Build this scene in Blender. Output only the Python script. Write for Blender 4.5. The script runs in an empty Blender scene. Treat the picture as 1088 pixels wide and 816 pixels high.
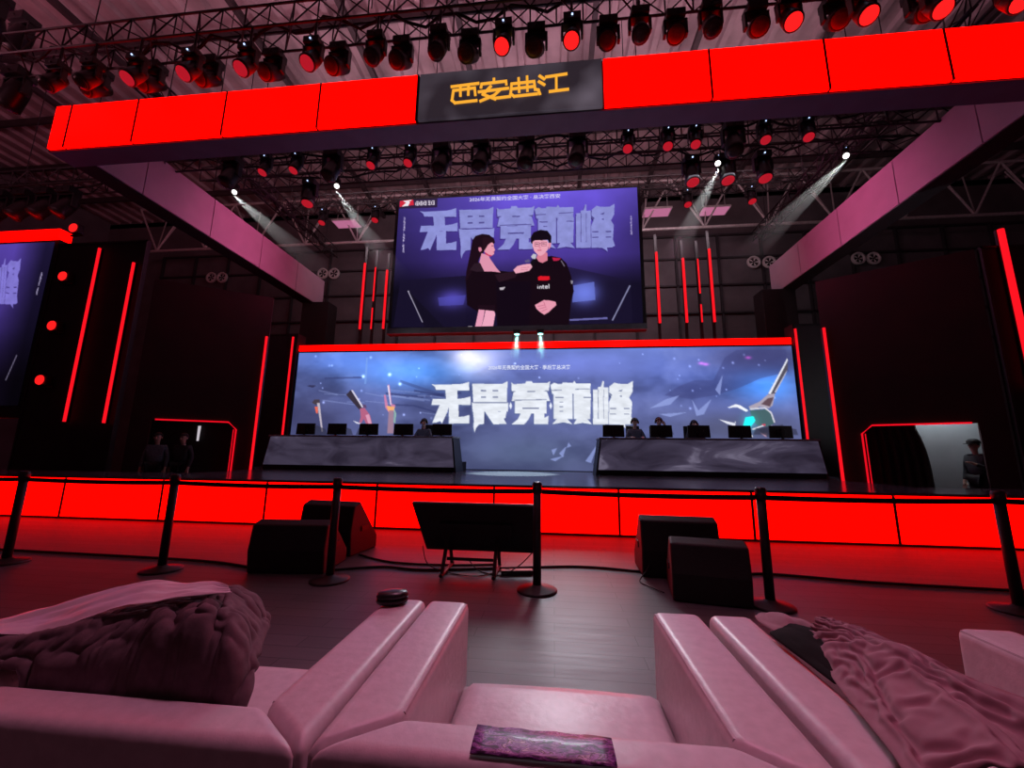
import bpy, bmesh, math, random
import numpy as np
from mathutils import Vector, Matrix, Euler
random.seed(7)
SC = bpy.context.scene
COL = SC.collection
PI = math.pi
C = -0.78                       # x of the stage's middle line
SZ = 0.80                       # stage floor height

# ------------------------------------------------------------------ camera
F, CXP, CYP, EYE = 422.0, 544.0, 408.0, 1.35
d = Vector((588 - CXP, -(482 - CYP), -F)).normalized()
h = Vector((1, -0.0127, 0)); h = (h - h.dot(d) * d).normalized()
u = h.cross(d)
R3 = Matrix((h, d, u))
cam = bpy.data.objects.new('camera', bpy.data.cameras.new('camera'))
COL.objects.link(cam)
cam.data.sensor_width = 36.0
cam.data.lens = 36.0 * F / 1088.0
cam.data.clip_start = 0.05
cam.data.clip_end = 200
cam.matrix_world = Matrix.Translation((0, 0, EYE)) @ R3.to_4x4()
SC.camera = cam
R3N = np.array(R3)

def on_plane(px, py, Y):        # where a spot of a wall-parallel LED screen at depth Y lies, in metres
    r = R3N @ np.array([px - CXP, -(py - CYP), -F])
    t = Y / r[1]
    return r[0] * t, EYE + r[2] * t

# ------------------------------------------------------------------ materials
def lin(c):
    return tuple((x / 12.92 if x <= 0.04045 else ((x + 0.055) / 1.055) ** 2.4) for x in c)
def rgb(r, g, b):
    return lin((r / 255, g / 255, b / 255))
MATS = {}
def mat(name, col, rough=0.6, metal=0.0, noise=0.0, nscale=8.0, bump=0.0, spec=0.5, coat=0.0):
    if name in MATS: return MATS[name]
    m = bpy.data.materials.new(name); m.use_nodes = True
    nt = m.node_tree; b = nt.nodes['Principled BSDF']
    b.inputs['Base Color'].default_value = (*col, 1)
    b.inputs['Roughness'].default_value = rough
    b.inputs['Metallic'].default_value = metal
    b.inputs['Specular IOR Level'].default_value = spec
    b.inputs['Coat Weight'].default_value = coat
    if noise or bump:
        tc = nt.nodes.new('ShaderNodeTexCoord')
        n = nt.nodes.new('ShaderNodeTexNoise'); n.inputs['Scale'].default_value = nscale
        n.inputs['Detail'].default_value = 4
        nt.links.new(tc.outputs['Object'], n.inputs['Vector'])
        if noise:
            r = nt.nodes.new('ShaderNodeValToRGB')
            r.color_ramp.elements[0].position = 0.3; r.color_ramp.elements[1].position = 0.7
            r.color_ramp.elements[0].color = (*[c * (1 - noise) for c in col], 1)
            r.color_ramp.elements[1].color = (*[min(1, c * (1 + noise)) for c in col], 1)
            nt.links.new(n.outputs['Fac'], r.inputs['Fac'])
            nt.links.new(r.outputs['Color'], b.inputs['Base Color'])
        if bump:
            bp = nt.nodes.new('ShaderNodeBump'); bp.inputs['Strength'].default_value = bump
            bp.inputs['Distance'].default_value = 0.01
            nt.links.new(n.outputs['Fac'], bp.inputs['Height'])
            nt.links.new(bp.outputs['Normal'], b.inputs['Normal'])
    MATS[name] = m
    return m
def emi(name, col, strength=1.0):
    if name in MATS: return MATS[name]
    m = bpy.data.materials.new(name); m.use_nodes = True
    nt = m.node_tree; b = nt.nodes['Principled BSDF']
    b.inputs['Base Color'].default_value = (0.01, 0.01, 0.01, 1)
    b.inputs['Roughness'].default_value = 0.5
    b.inputs['Specular IOR Level'].default_value = 0.1
    b.inputs['Emission Color'].default_value = (*col, 1)
    b.inputs['Emission Strength'].default_value = strength
    MATS[name] = m
    return m
def emi_attr(name, strength=1.0):
    m = bpy.data.materials.new(name); m.use_nodes = True
    nt = m.node_tree; b = nt.nodes['Principled BSDF']
    b.inputs['Base Color'].default_value = (0.008, 0.008, 0.01, 1)
    b.inputs['Roughness'].default_value = 0.6
    b.inputs['Specular IOR Level'].default_value = 0.0
    a = nt.nodes.new('ShaderNodeVertexColor'); a.layer_name = 'picture'
    nt.links.new(a.outputs['Color'], b.inputs['Emission Color'])
    b.inputs['Emission Strength'].default_value = strength
    return m

RED = emi('red_led', (1.0, 0.0005, 0.0), 3.4)
TUBE = emi('red_led_tube', (0.92, 0.006, 0.014), 1.15)
BLACK = mat('black_metal', (0.012, 0.010, 0.012), 0.5, 0.0, 0.3, 20)
BLACKM = mat('matte_black', (0.010, 0.008, 0.010), 0.8, 0.0, 0.3, 5)
DARKP = mat('dark_panel', (0.014, 0.008, 0.011), 0.75, 0.0, 0.25, 3)
STEEL = mat('pale_steel', (0.55, 0.50, 0.50), 0.45, 0.3, 0.15, 10)
TRUSS = mat('black_truss_tube', (0.030, 0.025, 0.028), 0.45, 0.4, 0.3, 20)
LEATHER = mat('pale_leather', (0.62, 0.52, 0.55), 0.40, 0.0, 0.07, 30, 0.18, 0.5, 0.0)
LEATHD = mat('leather_piping', (0.50, 0.40, 0.43), 0.4, 0.0, 0.1, 30)
SKIN = mat('skin', (0.62, 0.38, 0.30), 0.55, 0, 0.08, 30)
HAIRB = mat('black_hair', (0.012, 0.010, 0.010), 0.5, 0, 0.3, 60)
HAIRR = mat('ginger_hair', (0.20, 0.05, 0.025), 0.5, 0, 0.3, 60)
JERSEY = mat('dark_jersey', (0.030, 0.028, 0.036), 0.8, 0, 0.3, 30)
JERSEYG = mat('grey_jersey', (0.10, 0.11, 0.14), 0.8, 0, 0.3, 30)
PLASTIC = mat('black_plastic', (0.014, 0.013, 0.016), 0.35, 0, 0.2, 30)
CABLE = mat('black_rubber', (0.010, 0.008, 0.009), 0.6, 0, 0.2, 40)

# ------------------------------------------------------------------ mesh helpers
class MB:
    def __init__(s): s.bm = bmesh.new()
    def box(s, x0, x1, y0, y1, z0, z1):
        v = [s.bm.verts.new(p) for p in ((x0,y0,z0),(x1,y0,z0),(x1,y1,z0),(x0,y1,z0),(x0,y0,z1),(x1,y0,z1),(x1,y1,z1),(x0,y1,z1))]
        for f in ((3,2,1,0),(4,5,6,7),(0,1,5,4),(1,2,6,5),(2,3,7,6),(3,0,4,7)):
            s.bm.faces.new([v[i] for i in f])
        return s
    def prism(s, pts, axis, a, b):
        # pts 2-D outline, extruded along an axis from a to b
        def P(p, t):
            return {'x': (t, p[0], p[1]), 'y': (p[0], t, p[1]), 'z': (p[0], p[1], t)}[axis]
        lo = [s.bm.verts.new(P(p, a)) for p in pts]; hi = [s.bm.verts.new(P(p, b)) for p in pts]
        n = len(pts)
        s.bm.faces.new(lo[::-1]); s.bm.faces.new(hi)
        for i in range(n):
            s.bm.faces.new([lo[i], lo[(i+1) % n], hi[(i+1) % n], hi[i]])
        return s
    def hull8(s, lo, hi):
        v = [s.bm.verts.new(p) for p in list(lo) + list(hi)]
        for f in ((3,2,1,0),(4,5,6,7),(0,1,5,4),(1,2,6,5),(2,3,7,6),(3,0,4,7)):
            s.bm.faces.new([v[i] for i in f])
        return s
    def tube(s, pts, r, n=6, caps=True, r2=None):
        pts = [Vector(p) for p in pts]; rings = []
        for i, p in enumerate(pts):
            t = (pts[min(i+1, len(pts)-1)] - pts[max(i-1, 0)]).normalized()
            a = Vector((0,0,1)) if abs(t.z) < 0.9 else Vector((1,0,0))
            e1 = t.cross(a).normalized(); e2 = t.cross(e1)
            rr = r if r2 is None else r + (r2 - r) * i / (len(pts)-1)
            rings.append([s.bm.verts.new(p + rr * (math.cos(2*PI*k/n) * e1 + math.sin(2*PI*k/n) * e2)) for k in range(n)])
        for A, B in zip(rings, rings[1:]):
            for k in range(n):
                s.bm.faces.new([A[k], A[(k+1) % n], B[(k+1) % n], B[k]])
        if caps:
            s.bm.faces.new(rings[0][::-1]); s.bm.faces.new(rings[-1])
        return s
    def lathe(s, prof, n=20, c=(0,0,0), ax='z'):
        rings = []
        for r, t in prof:
            ring = []
            for k in range(n):
                a = 2*PI*k/n
                q = (r*math.cos(a), r*math.sin(a), t)
                if ax == 'y': q = (q[0], q[2], q[1])
                if ax == 'x': q = (q[2], q[0], q[1])
                ring.append(s.bm.verts.new((c[0]+q[0], c[1]+q[1], c[2]+q[2])))
            rings.append(ring)
        for A, B in zip(rings, rings[1:]):
            for k in range(n):
                s.bm.faces.new([A[k], A[(k+1) % n], B[(k+1) % n], B[k]])
        s.bm.faces.new(rings[0][::-1]); s.bm.faces.new(rings[-1])
        return s
    def xf(s, M):
        bmesh.ops.transform(s.bm, matrix=M, verts=s.bm.verts); return s
    def build(s, name, m, parent=None, bevel=0.0, seg=2, smooth=False):
        bmesh.ops.recalc_face_normals(s.bm, faces=s.bm.faces)
        me = bpy.data.meshes.new(name); s.bm.to_mesh(me); s.bm.free()
        me.materials.append(m)
        o = bpy.data.objects.new(name, me); COL.objects.link(o)
        if bevel:
            b = o.modifiers.new('round', 'BEVEL'); b.width = bevel; b.segments = seg; b.limit_method = 'ANGLE'
        if smooth:
            for p in me.polygons: p.use_smooth = True
        if parent: o.parent = parent
        return o
def tag(o, label, cat, group=None, kind=None):
    o['label'] = label; o['category'] = cat
    if group: o['group'] = group
    if kind: o['kind'] = kind
    return o
def struct(o, label=None):
    o['kind'] = 'structure'
    if label: o['label'] = label
    return o
def thing(name, label, cat, loc=(0,0,0), rot=(0,0,0), group=None):
    o = bpy.data.objects.new(name, None); COL.objects.link(o)
    o.location = loc; o.rotation_euler = rot; o.empty_display_size = 0.1
    return tag(o, label, cat, group)
def dup(root, loc, rot=None, label=None, group=None):
    def cp(o, par):
        c = o.copy(); COL.objects.link(c)
        if par: c.parent = par
        for ch in o.children: cp(ch, c)
        return c
    r = cp(root, None); r.location = loc
    if rot is not None: r.rotation_euler = rot
    if label: r['label'] = label
    if group: r['group'] = group
    return r
ORD = ['first','second','third','fourth','fifth','sixth','seventh','eighth','ninth','tenth','eleventh','twelfth','thirteenth','fourteenth','fifteenth','sixteenth']

# ------------------------------------------------------------------ hall shell
FLOORM = bpy.data.materials.new('hall_floor_boards'); FLOORM.use_nodes = True
nt = FLOORM.node_tree; b = nt.nodes['Principled BSDF']
tc = nt.nodes.new('ShaderNodeTexCoord'); mp = nt.nodes.new('ShaderNodeMapping')
mp.inputs['Rotation'].default_value = (0, 0, 0)
br = nt.nodes.new('ShaderNodeTexBrick'); br.inputs['Scale'].default_value = 1.0
br.inputs['Brick Width'].default_value = 1.2; br.inputs['Row Height'].default_value = 0.16
br.inputs['Mortar Size'].default_value = 0.003
br.inputs['Color1'].default_value = (0.17, 0.16, 0.165, 1); br.inputs['Color2'].default_value = (0.13, 0.125, 0.128, 1)
br.inputs['Mortar'].default_value = (0.04, 0.04, 0.04, 1)
nz = nt.nodes.new('ShaderNodeTexNoise'); nz.inputs['Scale'].default_value = 3.0; nz.inputs['Detail'].default_value = 6
mp2 = nt.nodes.new('ShaderNodeMapping'); mp2.inputs['Scale'].default_value = (0.6, 8, 1)
mx = nt.nodes.new('ShaderNodeMix'); mx.data_type = 'RGBA'; mx.blend_type = 'MULTIPLY'; mx.inputs[0].default_value = 0.5
nt.links.new(tc.outputs['Object'], mp.inputs['Vector']); nt.links.new(mp.outputs['Vector'], br.inputs['Vector'])
nt.links.new(tc.outputs['Object'], mp2.inputs['Vector']); nt.links.new(mp2.outputs['Vector'], nz.inputs['Vector'])
nt.links.new(br.outputs['Color'], mx.inputs[6]); nt.links.new(nz.outputs['Fac'], mx.inputs[7])
nt.links.new(mx.outputs[2], b.inputs['Base Color'])
mr = nt.nodes.new('ShaderNodeMapRange'); mr.inputs['To Min'].default_value = 0.40; mr.inputs['To Max'].default_value = 0.60
nt.links.new(nz.outputs['Fac'], mr.inputs['Value']); nt.links.new(mr.outputs['Result'], b.inputs['Roughness'])
struct(MB().box(-26, 26, -6, 20, -0.1, 0).build('floor', FLOORM), 'dark grey board floor of the hall')

CEILM = mat('ceiling_sheet', (0.34, 0.25, 0.27), 0.6, 0.1, 0.35, 0.8)
cb = MB(); zc = 14.5
x = -26.0
prof = []
while x < 26:                    # ribbed metal roof sheets, ribs run towards the stage
    prof += [(x, zc), (x + 0.36, zc), (x + 0.42, zc - 0.14), (x + 0.60, zc - 0.14), (x + 0.66, zc)]
    x += 0.72
lo = [cb.bm.verts.new((p[0], -6, p[1])) for p in prof]; hi = [cb.bm.verts.new((p[0], 20, p[1])) for p in prof]
for i in range(len(prof) - 1):
    cb.bm.faces.new([lo[i], lo[i+1], hi[i+1], hi[i]])
struct(cb.build('ceiling', CEILM), 'ribbed metal roof of the hall')
pur = MB()
for yy in np.arange(-5, 20, 2.4): pur.box(-26, 26, yy, yy + 0.1, zc - 0.42, zc - 0.15)
for xx in (-18.5, -14.3, -9.2, -6.1, -2.8, 1.2, 4.4, 8.3, 12.6, 17.0): pur.box(xx, xx + 0.16, -6, 19.9, zc - 0.62, zc - 0.44)
struct(pur.build('ceiling_purlin', mat('purlin_steel', (0.045, 0.03, 0.035), 0.6, 0.2, 0.2, 4)), 'dark steel purlins under the roof sheets')

WALLM = mat('back_wall_panel', (0.11, 0.095, 0.105), 0.7, 0, 0.2, 1.2)
struct(MB().box(-26, 26, 19.0, 19.3, 0, zc + 0.2).build('wall_back', WALLM), 'grey panelled back wall of the hall')
struct(MB().box(-26.3, -26, -6, 19.3, 0, zc + 0.2).build('wall_left', WALLM))
struct(MB().box(26, 26.3, -6, 19.3, 0, zc + 0.2).build('wall_right', WALLM))
# steel frame lattice in front of the back wall
fr = MB()
for xx in np.arange(-22, 22.1, 2.0): fr.box(xx, xx + 0.09, 18.85, 18.99, 0, 12.0)
for zz in (6.6, 8.0, 9.4, 10.8, 12.0): fr.box(-22, 22, 18.85, 18.99, zz, zz + 0.08)
struct(fr.build('trim_back', mat('wall_frame', (0.035, 0.03, 0.035), 0.6, 0.2, 0.2, 3)), 'dark frame grid on the back wall')
# dark round speakers / fans in the wall panels
VENT = mat('vent_white', (0.62, 0.58, 0.58), 0.5, 0, 0.1, 10)
def make_vent():
    t = thing('wall_vent', '', 'vent')
    MB().lathe([(0.30,0.0),(0.30,-0.10),(0.24,-0.12),(0.22,-0.06),(0.22,-0.03)], 20, ax='y').build('rim', VENT, t)
    g = MB(); g.lathe([(0.218,-0.03),(0.218,-0.035)], 20, ax='y'); g.build('duct', BLACKM, t)
    bl = MB()
    for k in range(5):
        a = 2*PI*k/5
        bl.prism([(0.03*math.cos(a),0.03*math.sin(a)),(0.20*math.cos(a-0.22),0.20*math.sin(a-0.22)),(0.20*math.cos(a+0.25),0.20*math.sin(a+0.25))], 'y', -0.06, -0.05)
    bl.build('fan_blade', VENT, t)
    return t
vt = None
side = ['left end of the wall','left end of the wall','left of the hanging screen','left of the hanging screen','right of the hanging screen','right of the hanging screen','above the right flank wall','above the right flank wall']
vx = [(-18.75,10.7),(-18.1,10.68),(-12.24,10.7),(-11.6,10.68),(9.58,10.5),(10.28,10.47),(14.2,10.5),(14.85,10.48)]
for i, (x, z) in enumerate(vx):
    lab = 'round fan vent on back wall, %s of the pair %s' % ('first' if i % 2 == 0 else 'second', side[i])
    if vt is None: vt = make_vent(); vt.location = (x, 18.85, z); vt['label'] = lab; vt['group'] = 'round wall vents'
    else: dup(vt, (x, 18.85, z), label=lab, group='round wall vents')

# hall roof trusses of pale steel
def hall_truss(Y, z0, z1, x0, x1, label):
    t = thing('roof_truss', label, 'roof truss', (0, Y, z0))
    MB().tube([(x0,0,0),(x1,0,0)], 0.065, 8).build('bottom_chord', STEEL, t)
    MB().tube([(x0,0,z1-z0),(x1,0,z1-z0)], 0.06, 8).build('top_chord', STEEL, t)
    m = MB(); n = int((x1-x0)/2.6); st = (x1-x0)/n
    for k in range(n):
        xa = x0 + k*st
        m.tube([(xa,0,z1-z0),(xa+st/2,0,0)], 0.045, 6); m.tube([(xa+st/2,0,0),(xa+st,0,z1-z0)], 0.045, 6)
        m.tube([(xa+st/2,0,0),(xa+st/2-0.5,0.7,z1-z0)], 0.03, 5); m.tube([(xa+st/2,0,0),(xa+st/2+0.5,0.7,z1-z0)], 0.03, 5)
    m.build('web_bracing', STEEL, t)
hall_truss(17.3, 11.55, 14.0, -22, 22, 'pale steel roof truss in front of the back wall, above the hanging screen')
hall_truss(3.2, 12.6, 14.0, -22, 22, 'pale steel roof truss overhead nearest the seats, in front of the red beam')

# flat hall lamps
LAMPE = emi('hall_lamp_glow', rgb(205, 120, 160), 0.75)
def make_lamp():
    t = thing('ceiling_lamp', '', 'lamp')
    MB().box(-0.62,0.62,-0.36,0.36,0.0,0.08).build('housing', STEEL, t)
    MB().box(-0.58,0.58,-0.32,0.32,-0.012,-0.002).build('diffuser', LAMPE, t)
    MB().tube([(-0.5,0,0.08),(-0.5,0,1.4)],0.012,5).build('hanger', STEEL, t); MB().tube([(0.5,0,0.08),(0.5,0,1.4)],0.012,5).build('hanger', STEEL, t)
    return t
lamp0 = None
for x, y, lab in ((-10.2,17.2,'flat pinkish hall lamp hanging high left of the big hanging screen'),(4.86,17.5,'flat pinkish hall lamp right beside the big hanging screen'),(7.46,17.6,'flat pinkish hall lamp above the rightmost tall red tube')):
    if lamp0 is None: lamp0 = make_lamp(); lamp0.location = (x,y,12.5); lamp0['label'] = lab; lamp0['group'] = 'hall lamps'
    else: dup(lamp0, (x,y,12.5), label=lab, group='hall lamps')

# ------------------------------------------------------------------ stage
stg = thing('stage', 'low black stage with red glowing panel front and glossy dark floor', 'stage', (C, 7.13, 0))
STAGEF = mat('stage_floor_gloss', (0.11, 0.10, 0.12), 0.16, 0, 0.15, 2.0, 0.0, 0.7)
pm = MB(); pm.box(-15.4, 15.4, 0.09, 1.5, 0.0, SZ - 0.03); pm.box(-7.7, 7.7, 1.5, 3.6, 0.0, SZ - 0.03); pm.box(-10.4, 10.4, 3.95, 10.6, 0.0, SZ - 0.03); pm.box(-7.7, 7.7, 3.6, 3.95, 0.0, SZ - 0.03); pm.build('platform', BLACKM, stg)
pm = MB(); pm.box(-15.4, 15.4, 0.0, 1.5, SZ - 0.03, SZ); pm.box(-7.7, 7.7, 1.5, 3.6, SZ - 0.03, SZ); pm.box(-7.7, 7.7, 3.6, 3.95, SZ - 0.03, SZ); pm.box(-10.4, 10.4, 3.95, 10.6, SZ - 0.03, SZ); pm.build('deck', STAGEF, stg)
w = 2.14; x0 = -9.6 - 2*w - C
for k in range(13):
    a = x0 + k*w
    MB().box(a + 0.02, a + w - 0.02, 0.0, 0.08, 0.03, SZ - 0.045).build('led_panel', RED, stg)
    MB().box(a - 0.018, a + 0.018, -0.012, 0.08, 0.03, SZ - 0.045).build('seam_cover', BLACKM, stg)
MB().box(-15.4, 15.4, 0.03, 0.088, 0.0, SZ - 0.04).build('panel_backing', BLACKM, stg)
mats_step = MB().box(-15.4, 15.4, -0.05, -0.002, 0.0, 0.028); mats_step.build('bottom_rail', BLACK, stg)

# overhead front beam
bm_ = thing('overhead_beam', 'long overhead beam faced with red glowing panels and gold lettered sign', 'led beam', (C, 6.5, 7.66))
BH = 1.07
MB().box(-10.05, 10.05, 0.03, 0.5, 0.0, BH).build('casing', DARKP, bm_)
MB().box(-10.05, 10.05, 0.03, 0.5, -0.02, -0.002).build('soffit', mat('beam_soffit', (0.16, 0.11, 0.19), 0.55, 0, 0.1, 2), bm_)
seams = [-10.03, -9.64, -7.95, -5.95, -3.9]
def panels(xs, nm='led_panel'):
    for a, b2 in zip(xs, xs[1:]):
        MB().box(a + 0.02, b2 - 0.02, -0.03, 0.03, 0.02, BH - 0.02).build(nm, RED, bm_)
        MB().box(b2 - 0.016, b2 + 0.016, -0.042, 0.03, 0.02, BH - 0.02).build('seam_cover', BLACKM, bm_)
panels([-10.03, -9.62, -8.0, -5.95, -3.88, -1.84])
panels([1.74, 3.66, 5.62, 7.56, 9.1, 10.03])
SIGN = bpy.data.materials.new('sign_dark_display'); SIGN.use_nodes = True
nt = SIGN.node_tree; b = nt.nodes['Principled BSDF']; b.inputs['Base Color'].default_value = (0.02, 0.02, 0.022, 1); b.inputs['Roughness'].default_value = 0.3
tc = nt.nodes.new('ShaderNodeTexCoord'); nz = nt.nodes.new('ShaderNodeTexNoise'); nz.inputs['Scale'].default_value = 1.1; nz.inputs['Detail'].default_value = 1.5
rp = nt.nodes.new('ShaderNodeValToRGB'); rp.color_ramp.elements[0].position = 0.45; rp.color_ramp.elements[0].color = (*rgb(46, 38, 46), 1); rp.color_ramp.elements[1].position = 0.8; rp.color_ramp.elements[1].color = (*rgb(100, 90, 102), 1)
nt.links.new(tc.outputs['Object'], nz.inputs['Vector']); nt.links.new(nz.outputs['Fac'], rp.inputs['Fac']); nt.links.new(rp.outputs['Color'], b.inputs['Emission Color']); b.inputs['Emission Strength'].default_value = 0.9
sg = MB().box(-1.80, 1.72, -0.035, 0.03, 0.02, BH - 0.02).build('sign_panel', SIGN, bm_)
GOLD = emi('gold_lettering', rgb(248, 172, 52), 1.05)
# 西安曲江 drawn stroke by stroke, unit: the crop the sign was read from (x 110-955, y 75-290)
def seg(m, pts, wd, dep=0.02, taper=1.0):
    pts = [Vector((p[0], p[1])) for p in pts]
    for a, b2 in zip(pts, pts[1:]):
        t = (b2 - a).normalized(); n = Vector((-t.y, t.x)) * wd / 2; e = t * wd * 0.45
        q = [a - e + n, a - e - n, b2 + e - n, b2 + e + n]
        m.prism([(v.x, v.y) for v in q], 'y', -dep, 0)
LET = [ # 西
 [(122,140),(315,125)],[(135,175),(128,250),(150,272),(305,262)],[(135,172),(290,160)],[(185,140),(188,215)],[(245,135),(245,210)],[(290,160),(296,215)],
 # 安
 [(336,158),(340,132),(428,126),(515,120),(518,144)],[(428,98),(428,124)],[(322,194),(530,178)],[(405,156),(352,216),(440,258)],[(472,188),(432,228),(335,268)],[(440,252),(545,244)],
 # 曲
 [(555,150),(550,225),(575,245),(735,235)],[(555,145),(715,135)],[(715,135),(722,200)],[(605,105),(610,210)],[(665,95),(668,205)],[(560,185),(715,175)],
 # 江
 [(755,95),(785,120)],[(750,140),(785,165)],[(755,235),(745,205),(730,200)],[(800,105),(940,90)],[(870,100),(870,215)],[(825,222),(950,212)],
]
lt = MB()
def sgp(p):
    # crop -> metres on the sign
    u_ = (p[0] - 110) / 845.0; v_ = (p[1] - (200 - 25*(p[0]-110)/845.0 - 12)) / 215.0
    return (-1.18 + u_ * 2.28, 0.56 - v_ * 0.60)
for st in LET: seg(lt, [sgp(p) for p in st], 0.047)
lo_ = lt.build('lettering', GOLD, sg); lo_.location = (0, -0.037, 0); lo_['label'] = 'gold characters on black sign'
# side beams
PINK = mat('frosted_panel', (0.60, 0.36, 0.48), 0.5, 0, 0.05, 2)
for s, nm in ((-1, 'left'), (1, 'right')):
    sb = thing('side_beam', 'deep %s side beam with frosted pink inner panels running back from red beam' % nm, 'led beam', (C, 7.0, 7.66), (0,0,0))
    xi = 9.5
    y1 = 9.0
    MB().box(min(s*(xi+0.04), s*(xi+0.55)), max(s*(xi+0.04), s*(xi+0.55)), 0.0, y1, 0.0, 1.27).build('casing', DARKP, sb)
    ys = [0.0, 1.05, 3.05, 5.1, 7.1, 9.0]
    for a, b2 in zip(ys, ys[1:]):
        MB().box(min(s*xi, s*(xi+0.04)), max(s*xi, s*(xi+0.04)), a + 0.012, b2 - 0.012, 0.02, 1.25).build('frosted_panel', PINK, sb)
# pillars under the back ends of the side beams
for s, nm in ((-1, 'left'), (1, 'right')):
    p = thing('stage_pillar', 'square black pillar under the back end of %s side beam' % nm, 'pillar', (C + s*9.35, 15.6, SZ))
    MB().box(-0.6, 0.6, -0.35, 0.35, 0.0, 6.85).build('shaft', DARKP, p, 0.02)
    MB().box(-0.7, 0.7, -0.45, 0.45, 0.0, 0.1).build('base_plate', BLACK, p)

# ------------------------------------------------------------------ LED screens: a picture per screen, painted on a grid
def fbm(nx, ny, s0, seed, octv=5):
    rng = np.random.RandomState(seed); out = np.zeros((ny, nx)); amp = 1; tot = 0
    for o in range(octv):
        gx = max(2, int(s0[0] * 2**o)) ; gy = max(2, int(s0[1] * 2**o))
        g = rng.rand(gy + 2, gx + 2)
        X = np.linspace(0, gx, nx); Y = np.linspace(0, gy, ny)
        xi = X.astype(int); yi = Y.astype(int); fx = X - xi; fy = Y - yi
        fx = fx*fx*(3-2*fx); fy = (fy*fy*(3-2*fy))[:, None]
        a = g[yi][:, xi]; b2 = g[yi][:, xi+1]; c = g[yi+1][:, xi]; d2 = g[yi+1][:, xi+1]
        out += amp * ((a*(1-fx) + b2*fx)*(1-fy) + (c*(1-fx) + d2*fx)*fy); tot += amp; amp *= 0.55
    return out / tot
class Canvas:
    def __init__(s, Y, x0, x1, z0, z1, cell):
        s.Y, s.x0, s.x1, s.z0, s.z1 = Y, x0, x1, z0, z1
        s.nx = int((x1-x0)/cell) + 1; s.ny = int((z1-z0)/cell) + 1
        s.X, s.Z = np.meshgrid(np.linspace(x0, x1, s.nx), np.linspace(z1, z0, s.ny))
        s.U = (s.X - x0)/(x1-x0); s.V = (z1 - s.Z)/(z1-z0)
        s.img = np.zeros((s.ny, s.nx, 3))
    def fill(s, col): s.img[:] = np.array(col)/255.
    def blend(s, mask, col):
        m = np.clip(mask, 0, 1)[..., None]; s.img = s.img*(1-m) + m*np.array(col)/255.
    def add(s, mask, col): s.img = s.img + np.clip(mask, 0, 4)[..., None]*np.array(col)/255.
    def pt(s, p): return on_plane(p[0], p[1], s.Y)
    def polymask(s, P):
        P = np.array(P); ss = np.zeros(s.X.shape)
        dx = (s.x1-s.x0)/(s.nx-1); dz = (s.z1-s.z0)/(s.ny-1)
        i0 = max(0, int((P[:,0].min()-s.x0)/dx)-1); i1 = min(s.nx, int((P[:,0].max()-s.x0)/dx)+3)
        j0 = max(0, int((s.z1-P[:,1].max())/dz)-1); j1 = min(s.ny, int((s.z1-P[:,1].min())/dz)+3)
        if i1 <= i0 or j1 <= j0: return ss
        acc = 0
        for ox in (-0.25, 0.25):
            for oz in (-0.25, 0.25):
                x = s.X[j0:j1, i0:i1] + ox*dx; z = s.Z[j0:j1, i0:i1] + oz*dz
                ins = np.zeros(x.shape, bool); n = len(P)
                for k in range(n):
                    xa, za = P[k]; xb, zb = P[(k+1) % n]
                    if za == zb: continue
                    c = ((za > z) != (zb > z)) & (x < (xb-xa)*(z-za)/(zb-za) + xa)
                    ins ^= c
                acc = acc + ins
        ss[j0:j1, i0:i1] = acc/4.0
        return ss
    def poly(s, pts, col, a=1.0): s.blend(a*s.polymask([s.pt(p) for p in pts]), col)
    def line(s, pts, wd, col, a=1.0, wd2=None):
        # wd in picture units of the crop, converted through two near points
        for k, (p, q) in enumerate(zip(pts, pts[1:])):
            t = Vector((q[0]-p[0], q[1]-p[1]))
            if t.length == 0: continue
            n = Vector((-t.y, t.x)).normalized()*wd/2; n2 = n if wd2 is None else n*(wd2/wd)
            s.poly([(p[0]+n.x, p[1]+n.y), (p[0]-n.x, p[1]-n.y), (q[0]-n2.x, q[1]-n2.y), (q[0]+n2.x, q[1]+n2.y)], col, a)
    def glow(s, p, rx, ry, col, a=1.0, add=True):
        x, z = s.pt(p); x2, _ = s.pt((p[0]+rx, p[1])); _, z2 = s.pt((p[0], p[1]+ry))
        m = a*np.exp(-(((s.X-x)/(x2-x))**2 + ((s.Z-z)/(z2-z))**2))
        (s.add if add else s.blend)(m, col)
    def object(s, name, parent, strength=1.0, off=0.0):
        img = np.clip(s.img, 0, 1)
        L = np.where(img <= 0.04045, img/12.92, ((img+0.055)/1.055)**2.4)
        me = bpy.data.meshes.new(name); n = s.nx*s.ny
        co = np.stack([s.X, np.full(s.X.shape, s.Y - off), s.Z], -1).reshape(-1, 3)
        idx = np.arange(n).reshape(s.ny, s.nx)
        q = np.stack([idx[:-1,:-1], idx[1:,:-1], idx[1:,1:], idx[:-1,1:]], -1).reshape(-1, 4)
        me.vertices.add(n); me.vertices.foreach_set('co', co.ravel())
        me.loops.add(q.size); me.loops.foreach_set('vertex_index', q.ravel().astype(np.int32))
        me.polygons.add(len(q)); me.polygons.foreach_set('loop_start', np.arange(0, q.size, 4, dtype=np.int32))
        me.update(); me.validate()
        ca = me.color_attributes.new('picture', 'FLOAT_COLOR', 'POINT')
        ca.data.foreach_set('color', np.concatenate([L.reshape(-1,3), np.ones((n,1))], 1).ravel())
        me.materials.append(emi_attr(name + '_glow', strength))
        o = bpy.data.objects.new(name, me); COL.objects.link(o)
        o.parent = parent; o.matrix_parent_inverse = Matrix.Translation(-Vector(parent.location))
        return o

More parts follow.
